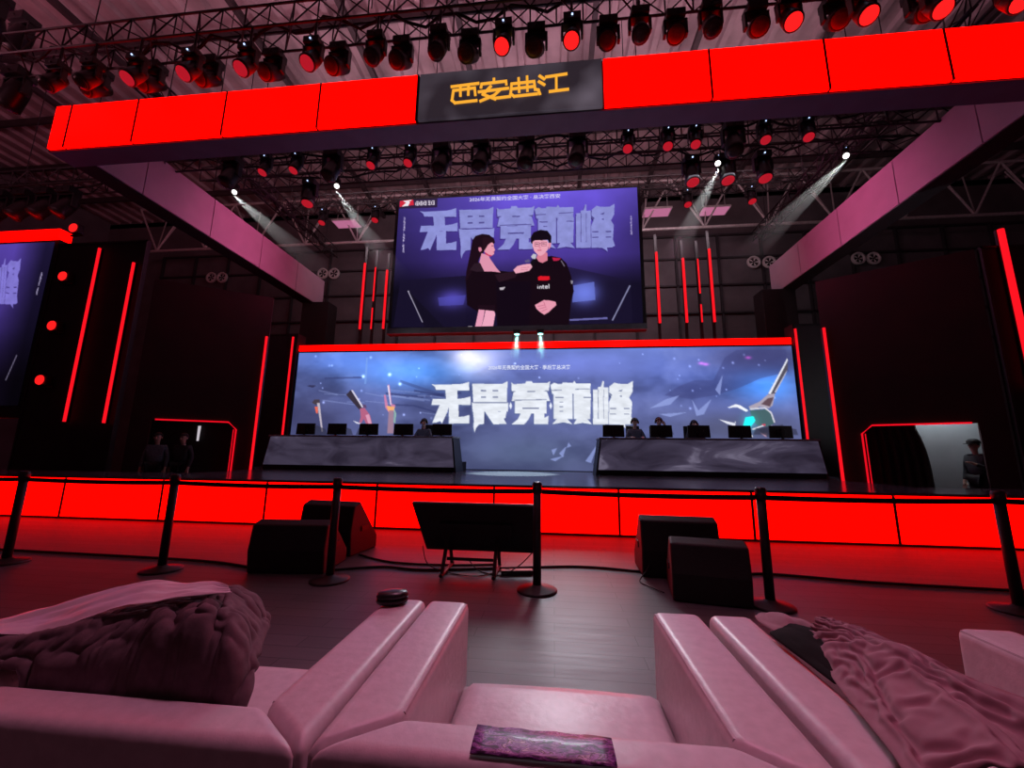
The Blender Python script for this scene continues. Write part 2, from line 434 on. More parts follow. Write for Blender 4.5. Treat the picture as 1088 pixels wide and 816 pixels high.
# the five big slogan characters 无畏竞巅峰, drawn as filled outlines with dark slits (unit: crop x 80-1055, y 248-497)
W5 = []; H5 = []
g4 = lambda x, y: ((x/10.2 + 400 - 440)*4.533, (y/10.2 + 390 - 350)*4.533)
W5 += [[g4(*p) for p in q] for q in (
 [(595,185),(640,192),(900,185),(945,178),(1005,160),(1005,255),(880,252),(645,245),(635,215)],
 [(610,345),(755,345),(880,345),(960,335),(1020,318),(1020,412),(880,408),(650,410),(595,412)],
 [(745,240),(875,245),(880,350),(890,410),(690,410),(755,340)],
 [(690,400),(800,400),(770,480),(710,612),(690,585),(650,600),(605,605),(640,520)],
 [(785,408),(890,408),(890,540),(950,535),(1010,518),(1005,612),(785,612)])]
W5 += [[(280,262),(425,262),(450,250),(447,352),(285,352)],[(278,352),(300,356),(435,356),(455,352),(452,396),(282,396)],
 [(283,390),(338,390),(336,455),(312,458),(298,475),(291,497),(286,470),(288,440)],[(338,392),(402,392),(425,420),(446,455),(382,457),(360,425)],[(400,400),(448,385),(440,425),(420,440)]]
H5 += [[(322,291),(347,291),(347,298),(322,298)],[(378,291),(405,291),(405,298),(378,298)],[(322,322),(347,322),(347,329),(322,329)],[(378,322),(405,322),(405,329),(378,329)],[(285,351),(450,351),(450,355),(285,355)]]
W5 += [[(468,255),(480,264),(535,260),(540,249),(566,249),(572,258),(640,258),(655,250),(648,300),(470,300)],[(480,298),(640,298),(655,345),(470,345)],
 [(485,345),(637,345),(637,405),(485,405)],[(515,400),(567,400),(550,435),(530,457),(470,457),(500,432)],[(578,400),(627,400),(627,426),(648,416),(645,457),(578,457)]]
H5 += [[(545,296),(585,296),(580,302),(545,302)],[(468,296),(492,296),(480,303),(468,303)],[(622,296),(650,293),(645,302)],[(482,339),(640,336),(640,340),(482,343)],[(522,376),(604,376),(600,383),(522,383)]]
W5 += [[(656,268),(675,256),(690,262),(712,262),(716,255),(764,258),(772,247),(780,260),(850,260),(848,312),(665,312)],[(672,308),(764,308),(764,432),(672,432)],[(768,308),(852,308),(848,432),(768,432)],
 [(690,428),(735,428),(762,457),(720,447),(665,457)],[(785,428),(832,428),(856,457),(812,450),(768,457)]]
H5 += [[(680,326),(720,326),(720,331),(680,331)],[(700,348),(718,348),(718,352),(700,352)],[(700,370),(718,370),(718,374),(700,374)],[(700,392),(718,392),(718,396),(700,396)],[(763,310),(768,310),(768,430),(763,430)],[(815,326),(852,326),(852,330),(815,330)],[(660,292),(712,290),(712,294),(660,296)],[(775,286),(850,284),(850,287),(775,290)]]
W5 += [[(862,290),(884,290),(886,278),(900,276),(908,248),(914,250),(914,280),(936,278),(936,457),(862,457)],[(940,275),(965,256),(985,262),(1030,262),(1054,248),(1052,300),(1036,328),(1050,350),(1046,420),(1056,450),(1040,458),(938,458),(938,350),(950,325),(938,310)],[(985,455),(1015,455),(1020,478),(1008,468)]]
H5 += [[(885,290),(888,290),(888,430),(885,430)],[(912,290),(914,290),(914,430),(912,430)],[(936,300),(955,315),(938,338)],[(982,296),(1005,288),(998,300)],[(988,322),(1000,316),(1000,326)],[(943,378),(973,378),(973,384),(943,384)],[(1010,378),(1037,378),(1037,384),(1010,384)],[(943,405),(973,405),(973,410),(943,410)],[(1010,405),(1037,405),(1037,410),(1010,410)]]
H5 += [[(452,300),(470,330),(458,350)],[(650,300),(668,320),(655,345)]]
def slogan(cv, fn, col, slit, a=1.0, shade=None):
    m = np.zeros(cv.X.shape)
    for q in W5: m = np.maximum(m, cv.polymask([cv.pt(fn(p)) for p in q]))
    hmask = np.zeros(cv.X.shape)
    for q in H5: hmask = np.maximum(hmask, cv.polymask([cv.pt(fn(p)) for p in q]))
    if shade is not None:
        base = np.array(col)/255. * (1 - 0.14*shade[..., None])
        cv.img = cv.img*(1-a*m[..., None]) + a*m[..., None]*base
    else: cv.blend(a*m, col)
    cv.blend(0.8*hmask*m, slit)
# small line of text, as short strokes that read like tiny characters
def tiny(cv, p0, p1, n, hgt, col, gap=(), a=1.0, seed=1, vert=False):
    rng = random.Random(seed)
    for k in range(n):
        if k in gap: continue
        t = (k + 0.5)/n
        cx = p0[0] + (p1[0]-p0[0])*t; cy = p0[1] + (p1[1]-p0[1])*t
        wv = hgt*0.42
        for j in range(3):
            yy = cy - hgt*0.4 + hgt*0.4*j; wd = wv*rng.uniform(0.6, 1)
            cv.line([(cx-wd, yy), (cx+wd, yy)], hgt*0.16, col, a)
        xx = cx + rng.uniform(-0.4, 0.4)*wv
        cv.line([(xx, cy-hgt*0.5), (xx, cy+hgt*0.5)], hgt*0.17, col, a)
        if rng.random() < 0.6: cv.line([(cx-wv, cy-hgt*0.3), (cx-wv, cy+hgt*0.45)], hgt*0.15, col, a)
def cjk(cv_obj, txt, p0, p1, Y, size, mat_, parent, name, rotz=0.0, vertical=False):
    # real characters from the built-in font, as thin raised lettering
    c = bpy.data.curves.new(name, 'FONT'); c.body = txt; c.size = 1.0; c.align_x = 'LEFT'
    c.extrude = 0.002; c.offset = 0.012; c.resolution_u = 2
    o = bpy.data.objects.new(name, c); COL.objects.link(o)
    dg = bpy.context.evaluated_depsgraph_get(); me = bpy.data.meshes.new_from_object(o.evaluated_get(dg))
    bpy.data.objects.remove(o); bpy.data.curves.remove(c)
    xs = [v.co.x for v in me.vertices]; ys = [v.co.y for v in me.vertices]
    if not xs: return None
    xa, za = on_plane(p0[0], p0[1], Y); xb, zb = on_plane(p1[0], p1[1], Y)
    Ld = math.hypot(xb-xa, zb-za); w_ = max(xs)-min(xs); hgt = max(ys)-min(ys)
    ex = Vector(((xb-xa)/Ld, 0, (zb-za)/Ld)); ez = Vector((-ex.z, 0, ex.x))
    for v in me.vertices:
        a_ = (v.co.x-min(xs))/w_*Ld; b_ = (v.co.y-min(ys))/hgt*size - size/2
        q = Vector((xa, Y, za)) + ex*a_ + ez*b_; q.y = Y - v.co.z
        v.co = q
    me.materials.clear(); me.materials.append(mat_)
    o = bpy.data.objects.new(name, me); COL.objects.link(o)
    o.parent = parent; o.matrix_parent_inverse = Matrix.Translation(-Vector(parent.location))
    return o

# ---- lower wide screen
Y1 = 13.0; sx0, sx1, sz0, sz1 = -9.06, 7.50, SZ + 0.02, 4.80
scr = thing('led_screen', 'wide low LED screen with blue cloudy artwork and white five character slogan', 'screen', (C, Y1, SZ))
MB().box(sx0 - C - 0.05, sx1 - C + 0.05, 0.02, 0.30, 0.0, 4.02).build('cabinet', BLACKM, scr)
for a, b2 in zip(np.linspace(sx0, sx1, 6), np.linspace(sx0, sx1, 6)[1:]):
    MB().box(a - C + 0.006, b2 - C - 0.006, -0.03, 0.25, 4.06, 4.26).build('red_header_strip', RED, scr)
MB().box(sx0 - C, sx1 - C, 0.0, 0.3, 4.021, 4.058).build('header_gap', BLACKM, scr)
cv = Canvas(Y1, sx0, sx1, sz0, sz1, 0.024)
n1 = fbm(cv.nx, cv.ny, (6, 3), 3); n2 = fbm(cv.nx, cv.ny, (14, 4), 5); n3 = fbm(cv.nx, cv.ny, (5, 12), 9)
V = cv.V; U = cv.U
top = np.array([96, 112, 178]); midc = np.array([92, 101, 158]); bot = np.array([82, 88, 128])
t1 = np.clip(V/0.45, 0, 1)[..., None]; t2 = np.clip((V-0.45)/0.5, 0, 1)[..., None]
cv.img = ((top*(1-t1) + midc*t1)*(1-t2) + bot*t2)/255.
cv.img *= (0.70 + 0.6*n1)[..., None]
cv.blend(np.clip((n2-0.52)*3.0, 0, 1)*np.clip(1.1-V, 0, 1)*0.6, (140, 152, 215))
cv.blend(np.clip((0.47-n1)*4, 0, 1)*0.6, (48, 52, 92))
cv.glow((440, 395), 60, 18, (10, 75, 130), 0.75)
cv.glow((360, 382), 45, 14, (0, 25, 60), 0.7)
cv.glow((505, 384), 26, 16, (150, 130, 105), 0.85)
cv.glow((492, 378), 14, 9, (120, 100, 90), 0.6)
cv.glow((600, 388), 80, 14, (30, 30, 60), 0.6)
cv.glow((815, 410), 34, 18, (0, 70, 130), 0.85)
cv.glow((735, 400), 60, 25, (-10, 0, 30), 0.5)
cv.glow((800, 380), 50, 14, (70, 66, 110), 0.7, add=False)
cv.glow((330, 445), 40, 22, (62, 62, 100), 0.7, add=False)
cv.glow((790, 455), 70, 16, (82, 84, 112), 0.75, add=False)
cv.glow((560, 480), 60, 18, (96, 112, 148), 0.55, add=False)
for pts, wd, a in (([(345,402),(385,401)],2,.5),([(410,418),(450,422)],2.5,.6),([(415,430),(440,431),(470,440)],2,.55),([(440,415),(475,421)],2,.6),([(452,421),(490,417)],3,.6),([(425,405),(470,420)],3,.35)):
    cv.line(pts, wd, (50, 56, 104), a)
rg = random.Random(4)
for k in range(14):
    y = rg.uniform(412, 440); x = rg.uniform(330, 470)
    cv.line([(x, y), (x+rg.uniform(14, 40), y+rg.uniform(0, 6))], rg.uniform(0.8, 1.8), (150, 165, 220), 0.35)
# dark rocky ridge on the right, pale splash shards
cv.poly([(706,420),(722,410),(738,404),(758,404),(770,380),(782,372),(835,371),(838,395),(808,402),(786,412),(760,420),(735,424)], (62, 66, 120), 0.45)
for pts in ([(690,434),(708,424),(722,420),(712,430)],[(735,424),(742,436),(756,424),(748,440),(740,442)],[(700,440),(730,438),(712,443)],[(760,414),(768,398),(765,420)],[(586,478),(592,476),(588,484)],[(594,482),(602,474),(598,486)],[(584,488),(600,484),(590,490)],[(622,490),(636,470),(628,492)],[(640,472),(650,462),(646,476)],[(604,470),(607,474),(602,476)]):
    cv.poly(pts, (150, 165, 225), 0.7)
for k in range(60):
    x = rg.uniform(322, 830); y = rg.uniform(376, 450); r = rg.uniform(0.5, 1.3)
    cv.glow((x, y), r, r, (110, 120, 150), rg.uniform(0.3, 0.9))
for p in ((386, 400),(414, 398),(425, 408)): cv.glow(p, 1.6, 1.6, (160, 190, 210), 0.9)
cv.line([(390,380),(388,408)], 2, (130, 170, 235), 0.5)
for p in ((745, 386),(750, 387),(795, 380)): cv.glow(p, 3, 1.5, (160, 30, 110), 0.7)
# generic weapons of the artwork on the left
z1 = lambda x, y: (300 + x/10.2, 390 + y/10.2)
cv.poly([z1(*p) for p in ((690,300),(740,248),(870,440),(830,460))], (56, 48, 62)); cv.poly([z1(*p) for p in ((745,250),(765,250),(880,430),(862,440))], (205, 200, 220))
cv.poly([z1(*p) for p in ((840,450),(890,440),(950,520),(980,650),(930,660),(880,560),(860,600),(830,620),(850,540))], (176, 96, 128)); cv.poly([z1(*p) for p in ((900,520),(940,510),(975,640),(940,640))], (214, 150, 178))
cv.poly([z1(*p) for p in ((765,580),(850,610),(860,622),(800,610))], (215, 215, 230)); cv.poly([z1(*p) for p in ((865,405),(905,410),(915,445),(880,440))], (90, 70, 110))
cv.poly([z1(*p) for p in ((320,385),(350,350),(405,350),(405,400),(360,410))], (70, 60, 72)); cv.poly([z1(*p) for p in ((375,390),(405,390),(440,700),(425,700))], (186, 176, 190)); cv.poly([z1(*p) for p in ((350,430),(385,430),(385,500),(365,500))], (226, 104, 84))
cv.poly([z1(*p) for p in ((265,205),(300,195),(370,200),(330,225))], (52, 52, 88))
z2 = lambda x, y: (400 + x/10.2, 390 + y/10.2)
for pts, c in ((((80,300),(100,300),(125,420),(160,440),(130,210),(118,195),(140,190),(165,400),(205,410),(190,480),(140,500),(95,440)), (206,128,170)), (((105,420),(200,430),(180,480),(130,480)), (242,176,110)), (((118,205),(135,195),(160,410),(150,410)), (240,222,240)), (((135,470),(185,470),(185,720),(115,720)), (160,126,146)), (((190,440),(215,500),(205,610),(185,600)), (140,176,170))):
    cv.poly([z2(*p) for p in pts], c, 0.92)
# generic glowing sword on the right
z3 = lambda x, y: (740 + x/7.417, 370 + y/7.417)
cv.poly([z3(*p) for p in ((718,80),(720,165),(620,360),(560,370))], (82, 78, 92)); cv.poly([z3(*p) for p in ((715,80),(720,95),(585,360),(565,360))], (232, 234, 245)); cv.poly([z3(*p) for p in ((715,170),(705,200),(625,350),(615,345))], (196, 196, 214))
cv.poly([z3(*p) for p in ((410,460),(500,420),(560,365),(620,355),(600,450),(570,475),(500,460),(430,490))], (168, 158, 174)); cv.poly([z3(*p) for p in ((510,440),(560,395),(610,385),(580,460))], (96, 74, 84))
cv.poly([z3(*p) for p in ((240,470),(310,440),(345,450),(410,490),(390,500),(320,465))], (236, 238, 246)); cv.poly([z3(*p) for p in ((175,560),(300,590),(310,570),(305,615),(240,595))], (222, 224, 236))
cv.poly([z3(*p) for p in ((420,490),(560,480),(600,540),(615,590),(560,620),(480,610),(440,560))], (70, 98, 104)); cv.line([z3(*p) for p in ((420,480),(540,470),(590,510),(615,585))], 1.6, (206, 206, 218))
cv.poly([z3(*p) for p in ((385,545),(450,535),(465,570),(410,640),(360,640))], (40, 226, 214)); cv.glow(z3(420, 585), 8, 9, (0, 90, 85), 0.7)
cv.line([z3(*p) for p in ((400,640),(440,700))], 1.8, (236,238,244)); cv.line([z3(*p) for p in ((440,640),(540,605))], 1.3, (226,228,238)); cv.line([z3(*p) for p in ((590,610),(645,655))], 1.4, (196,196,210))
cv.poly([z3(*p) for p in ((510,600),(545,595),(540,615))], (200, 60, 90)); cv.poly([z3(*p) for p in ((500,670),(560,665),(550,700))], (190, 150, 170)); cv.poly([z3(*p) for p in ((480,640),(680,600),(720,690),(560,700))], (52, 54, 70), 0.6)
# dark clutter of the picture low behind the desks
for x0_, x1_ in ((326, 348),(350, 375),(378, 402),(418, 440),(690, 716),(735, 752),(800, 848)):
    cv.poly([(x0_, 462), (x0_+3, 455), ((x0_+x1_)/2, 452), (x1_-2, 456), (x1_, 462)], (44, 44, 62), 0.6)
shd = fbm(cv.nx, cv.ny, (60, 40), 21, 3)
lower = lambda p: (440 + p[0]/4.533, 350 + p[1]/4.533)
slogan(cv, lambda p: (lower(p)[0]-1.2, lower(p)[1]+1.6), (90, 104, 150), (80, 90, 130), 0.7)
slogan(cv, lower, (240, 245, 255), (96, 104, 140), 1.0, shd)
for p in ((465, 368),(658, 368)):
    q = lower(p); cv.poly([(q[0]-1.6,q[1]),(q[0],q[1]-4),(q[0]+1.6,q[1]),(q[0],q[1]+4)], (230, 236, 250))
cv.object('display', scr, 1.08)
WT = emi('screen_text_white', rgb(225, 230, 250), 1.0)
cjk(cv, '2026年无畏契约全国大赛 · 季后赛总决赛', (519, 390.5), (606, 390.0), Y1 - 0.006, 0.16, WT, scr, 'caption')

# ---- upper hanging screen
Y2 = 12.9; ux0, ux1, uz0, uz1 = -5.66, 2.96, 5.62, 10.58
hs = thing('hanging_screen', 'big hanging LED screen showing woman with microphone interviewing man in black', 'screen', ((ux0+ux1)/2, Y2, uz0))
uw = (ux1-ux0)/2
MB().box(-uw-0.12, uw+0.12, 0.02, 0.28, -0.22, uz1-uz0+0.06).build('cabinet', BLACKM, hs)
MB().box(-uw-0.12, uw+0.12, -0.05, 0.019, -0.22, -0.02).build('bottom_frame', mat('frame_grey', (0.09, 0.08, 0.10), 0.5, 0, 0.2, 5), hs)
for q in (-3.2, 0, 3.2): MB().tube([(q, 0.15, uz1-uz0+0.06), (q, 0.5, 5.32)], 0.02, 6).build('hanging_cable', BLACK, hs)
cv = Canvas(Y2, ux0, ux1, uz0, uz1, 0.020)
n1 = fbm(cv.nx, cv.ny, (4, 3), 13); V = cv.V; U = cv.U
top = np.array([92, 74, 186]); mid = np.array([64, 48, 128]); bot = np.array([22, 16, 42])
t1 = np.clip(V/0.5, 0, 1)[..., None]; t2 = np.clip((V-0.5)/0.22, 0, 1)[..., None]
cv.img = ((top*(1-t1) + mid*t1)*(1-t2) + bot*t2)/255.
cv.img *= (0.62 + 0.55*np.clip(U*2.2, 0, 1)*np.clip((1.12-U)*3.5, 0.35, 1))[..., None]*(0.85+0.3*n1)[..., None]
a6 = 280/1088.
z6 = lambda x, y: (410 + x*a6, 190 + y*a6)
cv.poly([z6(*p) for p in ((60,420),(330,400),(330,612),(30,612))], (24, 18, 44), 0.85)
cv.poly([z6(*p) for p in ((600,330),(1010,420),(1020,612),(560,612))], (26, 20, 46), 0.6)
cv.glow(z6(275, 495), 16, 10, (76, 70, 170), 0.8); cv.glow(z6(820, 470), 14, 12, (110, 130, 235), 0.85)
cv.poly([z6(*p) for p in ((775,440),(860,425),(865,500),(770,510))], (112, 128, 226), 0.7)
cv.poly([z6(*p) for p in ((215,490),(330,480),(320,520),(220,525))], (84, 80, 186), 0.6)
cv.line([z6(757,583), z6(915,575)], 2.0, (120, 118, 190), 0.85); cv.line([z6(480,590), z6(525,600)], 3, (88, 86, 180), 0.6)
cv.line([z6(92,462), z6(152,592)], 1.4, (196, 190, 214), 0.9); cv.line([z6(1008,440), z6(935,585)], 1.4, (150, 150, 190), 0.9)
cv.poly([z6(*p) for p in ((152,592),(92,462),(240,612),(160,612))], (16, 12, 26), 0.6)
# slogan, slightly smaller, behind the two people
sc_x = (945-137)/(1055-80.)
up = lambda p: z6(137 + (p[0]-80)*sc_x, 298 - 0.018*(p[0]-80) + (p[1]-455)*0.86)
shd = fbm(cv.nx, cv.ny, (40, 24), 23, 3)
slogan(cv, lambda p: (up(p)[0]-0.9, up(p)[1]+1.2), (58, 44, 120), (60, 50, 120), 0.8)
slogan(cv, up, (154, 158, 232), (70, 62, 130), 1.0, shd)
cv.line([z6(75,155), z6(70,300)], 0.5, (170, 160, 220), 0.5); cv.line([z6(1012,150), z6(1014,230)], 0.5, (170, 160, 220), 0.5)
tiny(cv, z6(78,158), z6(72,305), 13, 2.4, (215, 205, 240), (5, 9), 0.9, 3); tiny(cv, z6(1012,152), z6(1015,232), 7, 2.2, (205, 195, 235), (), 0.9, 5)
# corner emblem
cv.poly([z6(*p) for p in ((30,72),(215,52),(212,118),(25,125))], (44, 30, 56), 0.85)
cv.poly([z6(*p) for p in ((58,92),(112,82),(116,108),(56,116))], (212, 40, 62)); 
cv.poly([z6(*p) for p in ((70,92),(108,86),(100,96),(92,112),(66,114),(84,98))], (240, 232, 240)); cv.poly([z6(*p) for p in ((96,92),(110,90),(104,104))], (212, 40, 62))
tiny(cv, z6(122,102), z6(204,98), 5, 4.6, (232, 222, 236), (), 1.0, 8)
# the two people in the picture
z7 = lambda x, y: (480 + x/6.8, 230 + y/6.8)
Pg = lambda pts, c, a=1.0: cv.poly([z7(*p) for p in pts], c, a)
BK = (22, 8, 18)
Pg(((100,440),(130,370),(190,330),(330,390),(460,405),(520,400),(580,330),(600,300),(720,285),(790,300),(830,340),(862,430),(882,540),(862,620),(845,800),(330,800),(320,690),(190,690),(110,640)), BK)
Pg(((320,470),(570,470),(560,800),(330,800)), (18, 7, 20))
# woman
Pg(((150,170),(172,140),(220,126),(270,132),(305,160),(312,188),(300,205),(250,215),(225,270),(200,300),(185,350),(150,380),(135,420),(100,470),(105,400),(130,280)), (30, 12, 24))
Pg(((200,330),(215,265),(265,280),(280,310),(322,370),(352,405),(300,398),(235,397),(195,340)), (226, 150, 176))
Pg(((235,205),(260,195),(292,186),(303,200),(304,222),(313,242),(306,252),(306,270),(292,282),(262,276),(236,258)), (236, 158, 178))
Pg(((192,225),(212,222),(218,245),(204,258),(194,245)), (222, 130, 156)); Pg(((236,255),(268,276),(292,282),(280,290),(245,276)), (206, 60, 100))
Pg(((225,150),(300,160),(308,185),(285,188),(262,205),(238,245),(222,225)), (38, 16, 28)); cv.line([z7(286,212), z7(300,212)], 0.6, (60, 24, 40)); cv.line([z7(298,258), z7(308,257)], 0.6, (190, 60, 90))
Pg(((130,385),(165,338),(205,335),(235,397),(180,400)), (44, 26, 38)); Pg(((310,420),(450,395),(478,415),(460,440),(340,475)), (40, 20, 32)); Pg(((345,515),(388,508),(372,530),(348,532)), (196, 186, 196))
Pg(((195,672),(240,668),(232,720),(215,800),(168,800)), (238, 160, 190)); Pg(((244,672),(305,680),(314,705),(298,800),(215,800),(236,720)), (244, 172, 198)); Pg(((188,640),(315,640),(312,684),(195,672)), (30, 12, 24))
Pg(((118,793),(150,793),(150,800),(118,800)), (210, 200, 210))
# hand with the microphone
Pg(((445,385),(475,358),(520,346),(572,342),(582,365),(560,392),(520,402),(462,412)), (240, 170, 190)); cv.line([z7(500,372), z7(560,366)], 0.5, (200, 110, 140)); cv.line([z7(500,386), z7(550,382)], 0.5, (200, 110, 140))
Pg(((568,330),(600,300),(612,312),(588,355),(572,350)), (20, 14, 22)); Pg(((572,290),(590,268),(612,276),(606,306),(584,306)), (196, 196, 206)); Pg(((528,318),(560,308),(566,330),(530,332)), (96, 88, 130))
# man
Pg(((622,270),(690,258),(692,318),(655,336),(628,326),(612,300)), (222, 128, 150))
Pg(((582,178),(612,170),(690,172),(702,200),(694,240),(668,270),(642,286),(620,276),(596,250),(584,215)), (240, 168, 188)); Pg(((700,192),(718,186),(716,218),(700,238)), (232, 146, 168))
Pg(((572,190),(570,150),(590,115),(640,96),(692,104),(720,142),(718,190),(704,192),(694,168),(650,172),(600,172),(586,182),(582,200)), (20, 10, 22))
for q in ((600,188,634,214),(648,186,686,212)):
    cv.line([z7(q[0],q[1]), z7(q[2],q[1]), z7(q[2],q[3]), z7(q[0],q[3]), z7(q[0],q[1])], 0.55, (140, 70, 100), 0.8); cv.line([z7(q[0]+6,q[1]+12), z7(q[2]-6,q[1]+12)], 0.7, (90, 40, 60))
cv.line([z7(634,196), z7(648,196)], 0.5, (150, 80, 110)); Pg(((634,205),(646,232),(628,232)), (222, 134, 160), 0.8); cv.line([z7(618,246), z7(648,244)], 0.9, (190, 60, 90))
Pg(((725,296),(790,302),(772,318),(735,322)), (190, 34, 74)); cv.line([z7(790,318), z7(815,360)], 1.2, (150, 140, 160), 0.7); Pg(((858,462),(876,464),(872,488),(862,486)), (180, 176, 190), 0.8)
Pg(((622,438),(640,430),(706,432),(708,455),(690,462),(625,462)), (226, 24, 40))
# the word on the jersey
for st in ([(622,506),(622,522)],[(622,496),(622,500)],[(634,522),(634,506),(648,504),(648,522)],[(660,494),(660,520),(668,520)],[(654,503),(668,502)],[(674,512),(692,510),(690,502),(678,502),(674,512),(678,520),(692,518)],[(702,488),(702,520)]):
    cv.line([z7(*p) for p in st], 0.85, (232, 228, 236))
Pg(((600,640),(640,618),(665,604),(705,606),(750,616),(756,640),(720,672),(700,692),(668,710),(640,692),(612,668)), (238, 158, 180))
for a_, b_ in (((620,650),(668,640)),((630,668),(684,654)),((645,688),(690,668)),((664,615),(676,650))): cv.line([z7(*a_), z7(*b_)], 0.6, (190, 90, 120), 0.8)
cv.object('display', hs, 0.95)
WT2 = emi('screen_text_violet', rgb(205, 200, 240), 1.0)
cjk(cv, '2026年无畏契约全国大赛 · 总决赛西安', z6(345, 86), z6(720, 70), Y2 - 0.006, 0.17, WT2, hs, 'caption')

# ---- side screen at the far left
Y3 = 9.0; lx0, lx1, lz0, lz1 = -16.4, -14.0, 2.42, 7.08
ls = thing('side_screen', 'violet side screen cut by the left edge, red bar above it', 'screen', (-15.2, Y3, 2.2))
MB().box(-3.4, 1.32, 0.02, 0.3, -0.1, 4.95).build('cabinet', BLACKM, ls)
MB().box(-3.4, 1.32, -0.03, 0.28, 4.97, 5.26).build('red_header_strip', RED, ls)
MB().box(-3.4, 0.2, -0.03, 0.28, -0.42, -0.12).build('red_footer_strip', RED, ls)
cv = Canvas(Y3, lx0 - 2.2, lx1, lz0, lz1, 0.022)
V = cv.V; U = cv.U; n1 = fbm(cv.nx, cv.ny, (4, 4), 33)
t1 = np.clip(V/0.55, 0, 1)[..., None]; t2 = np.clip((V-0.55)/0.3, 0, 1)[..., None]
cv.img = ((np.array([92, 70, 176])*(1-t1) + np.array([52, 38, 100])*t1)*(1-t2) + np.array([20, 12, 34])*t2)/255.*(0.85+0.3*n1)[..., None]
cv.img *= np.clip((1.04-U)*3.2, 0.30, 1)[..., None]
zl = lambda x, y: (x/8.16, 230 + y/8.16)
slu = lambda p: zl(150 + (p[0]-1055)*0.95 + (455-p[1])*0.16, 755 + (p[1]-455)*1.9)
shd = fbm(cv.nx, cv.ny, (30, 30), 43, 3)
slogan(cv, slu, (140, 128, 226), (64, 50, 120), 1.0, shd)
tiny(cv, zl(366, 485), zl(316, 680), 12, 2.0, (210, 200, 236), (7,), 0.9, 4)
cv.line([(6, 404), (18, 377)], 0.9, (140, 130, 160), 0.8)
cv.object('display', ls, 0.95)

# ------------------------------------------------------------------ LED tubes
def tube_light(x, y, z0, z1, label, r=0.034, breaks=()):
    t = thing('led_tube', label, 'light tube', (x, y, z0), group='red light tubes')
    zs = [0] + list(breaks) + [z1 - z0]
    MB().box(-r*1.2, r*1.2, 0.0, 0.05, 0, z1-z0).build('back_rail', BLACK, t)
    for a, b2 in zip(zs[::2], zs[1::2]):
        MB().tube([(0, -0.02, a), (0, -0.02, b2)], r, 8).build('glow_tube', TUBE, t)
    return t
def tower(x0, x1, y0, y1, z0, z1, label, m=DARKP):
    t = thing('stage_tower', label, 'tower', ((x0+x1)/2, y0, z0))
    w_ = (x1-x0)/2
    MB().box(-w_, w_, 0, y1-y0, 0, z1-z0).build('panel_body', m, t, 0.01)
    fm = MB()
    for q in (-w_, w_-0.05): fm.box(q, q+0.05, -0.02, 0, 0, z1-z0)
    fm.box(-w_, w_, -0.02, 0, z1-z0-0.05, z1-z0)
    fm.build('edge_trim', BLACK, t)
    return t
# left lighting wing
tower(-13.85, -11.05, 9.0, 9.1, 0.0, 7.0, 'black wing panel between the left side screen and left flank wall')
tube_light(-12.43, 8.96, 2.0, 6.78, 'tall red tube on left wing panel, nearer the side screen')
tube_light(-11.29, 8.96, 1.97, 6.31, 'tall red tube on left wing panel, nearer the left flank wall')
tower(9.54, 12.4, 9.28, 9.36, 0.0, 6.05, 'black wing panel at the right edge beyond the right flank wall')
tube_light(9.96, 9.24, 2.9, 6.41, 'thick red tube at the far right edge of the picture', 0.06)
tube_light(11.2, 9.24, 2.0, 6.4, 'red tube outermost on the right wing panel')
# columns beside the wide screen
tower(-10.35, -9.12, 12.95, 13.4, SZ, 5.5, 'black column beside the left end of wide screen')
tower(7.56, 8.85, 12.95, 13.4, SZ, 5.5, 'black column beside the right end of wide screen')
tube_light(-9.27, 12.90, 1.3, 5.36, 'red tube beside the left end of wide screen')
tube_light(7.60, 12.90, 1.3, 5.32, 'red tube beside the right end of wide screen')
# tall tubes by the hanging screen
for x, z1_, lab, br_ in ((-7.90, 9.2, 'tall red tube on the back wall, outermost left of hanging screen', ()),
    (-7.42, 9.0, 'broken red tube between the two tall tubes left of hanging screen', (0.9, 1.2)),
    (-6.90, 8.85, 'red tube on the back wall nearest the left edge of hanging screen', ()),
    (4.06, 9.2, 'tall red tube on the back wall nearest right edge of hanging screen', ()),
    (5.05, 8.9, 'red tube in the middle of the group right of hanging screen', ()),
    (5.60, 8.85, 'broken red tube beside the rightmost tall back tube', (0.7, 1.15)),
    (6.05, 9.25, 'tall red tube outermost right of hanging screen', ())):
    z0_ = 6.3
    t = tube_light(x, 15.0, z0_, z1_, lab, 0.05 if not br_ else 0.03, br_)
    MB().box(-0.05, 0.05, 0.05, 0.12, -5.5, z1_-z0_+0.8).build('post', BLACK, t)

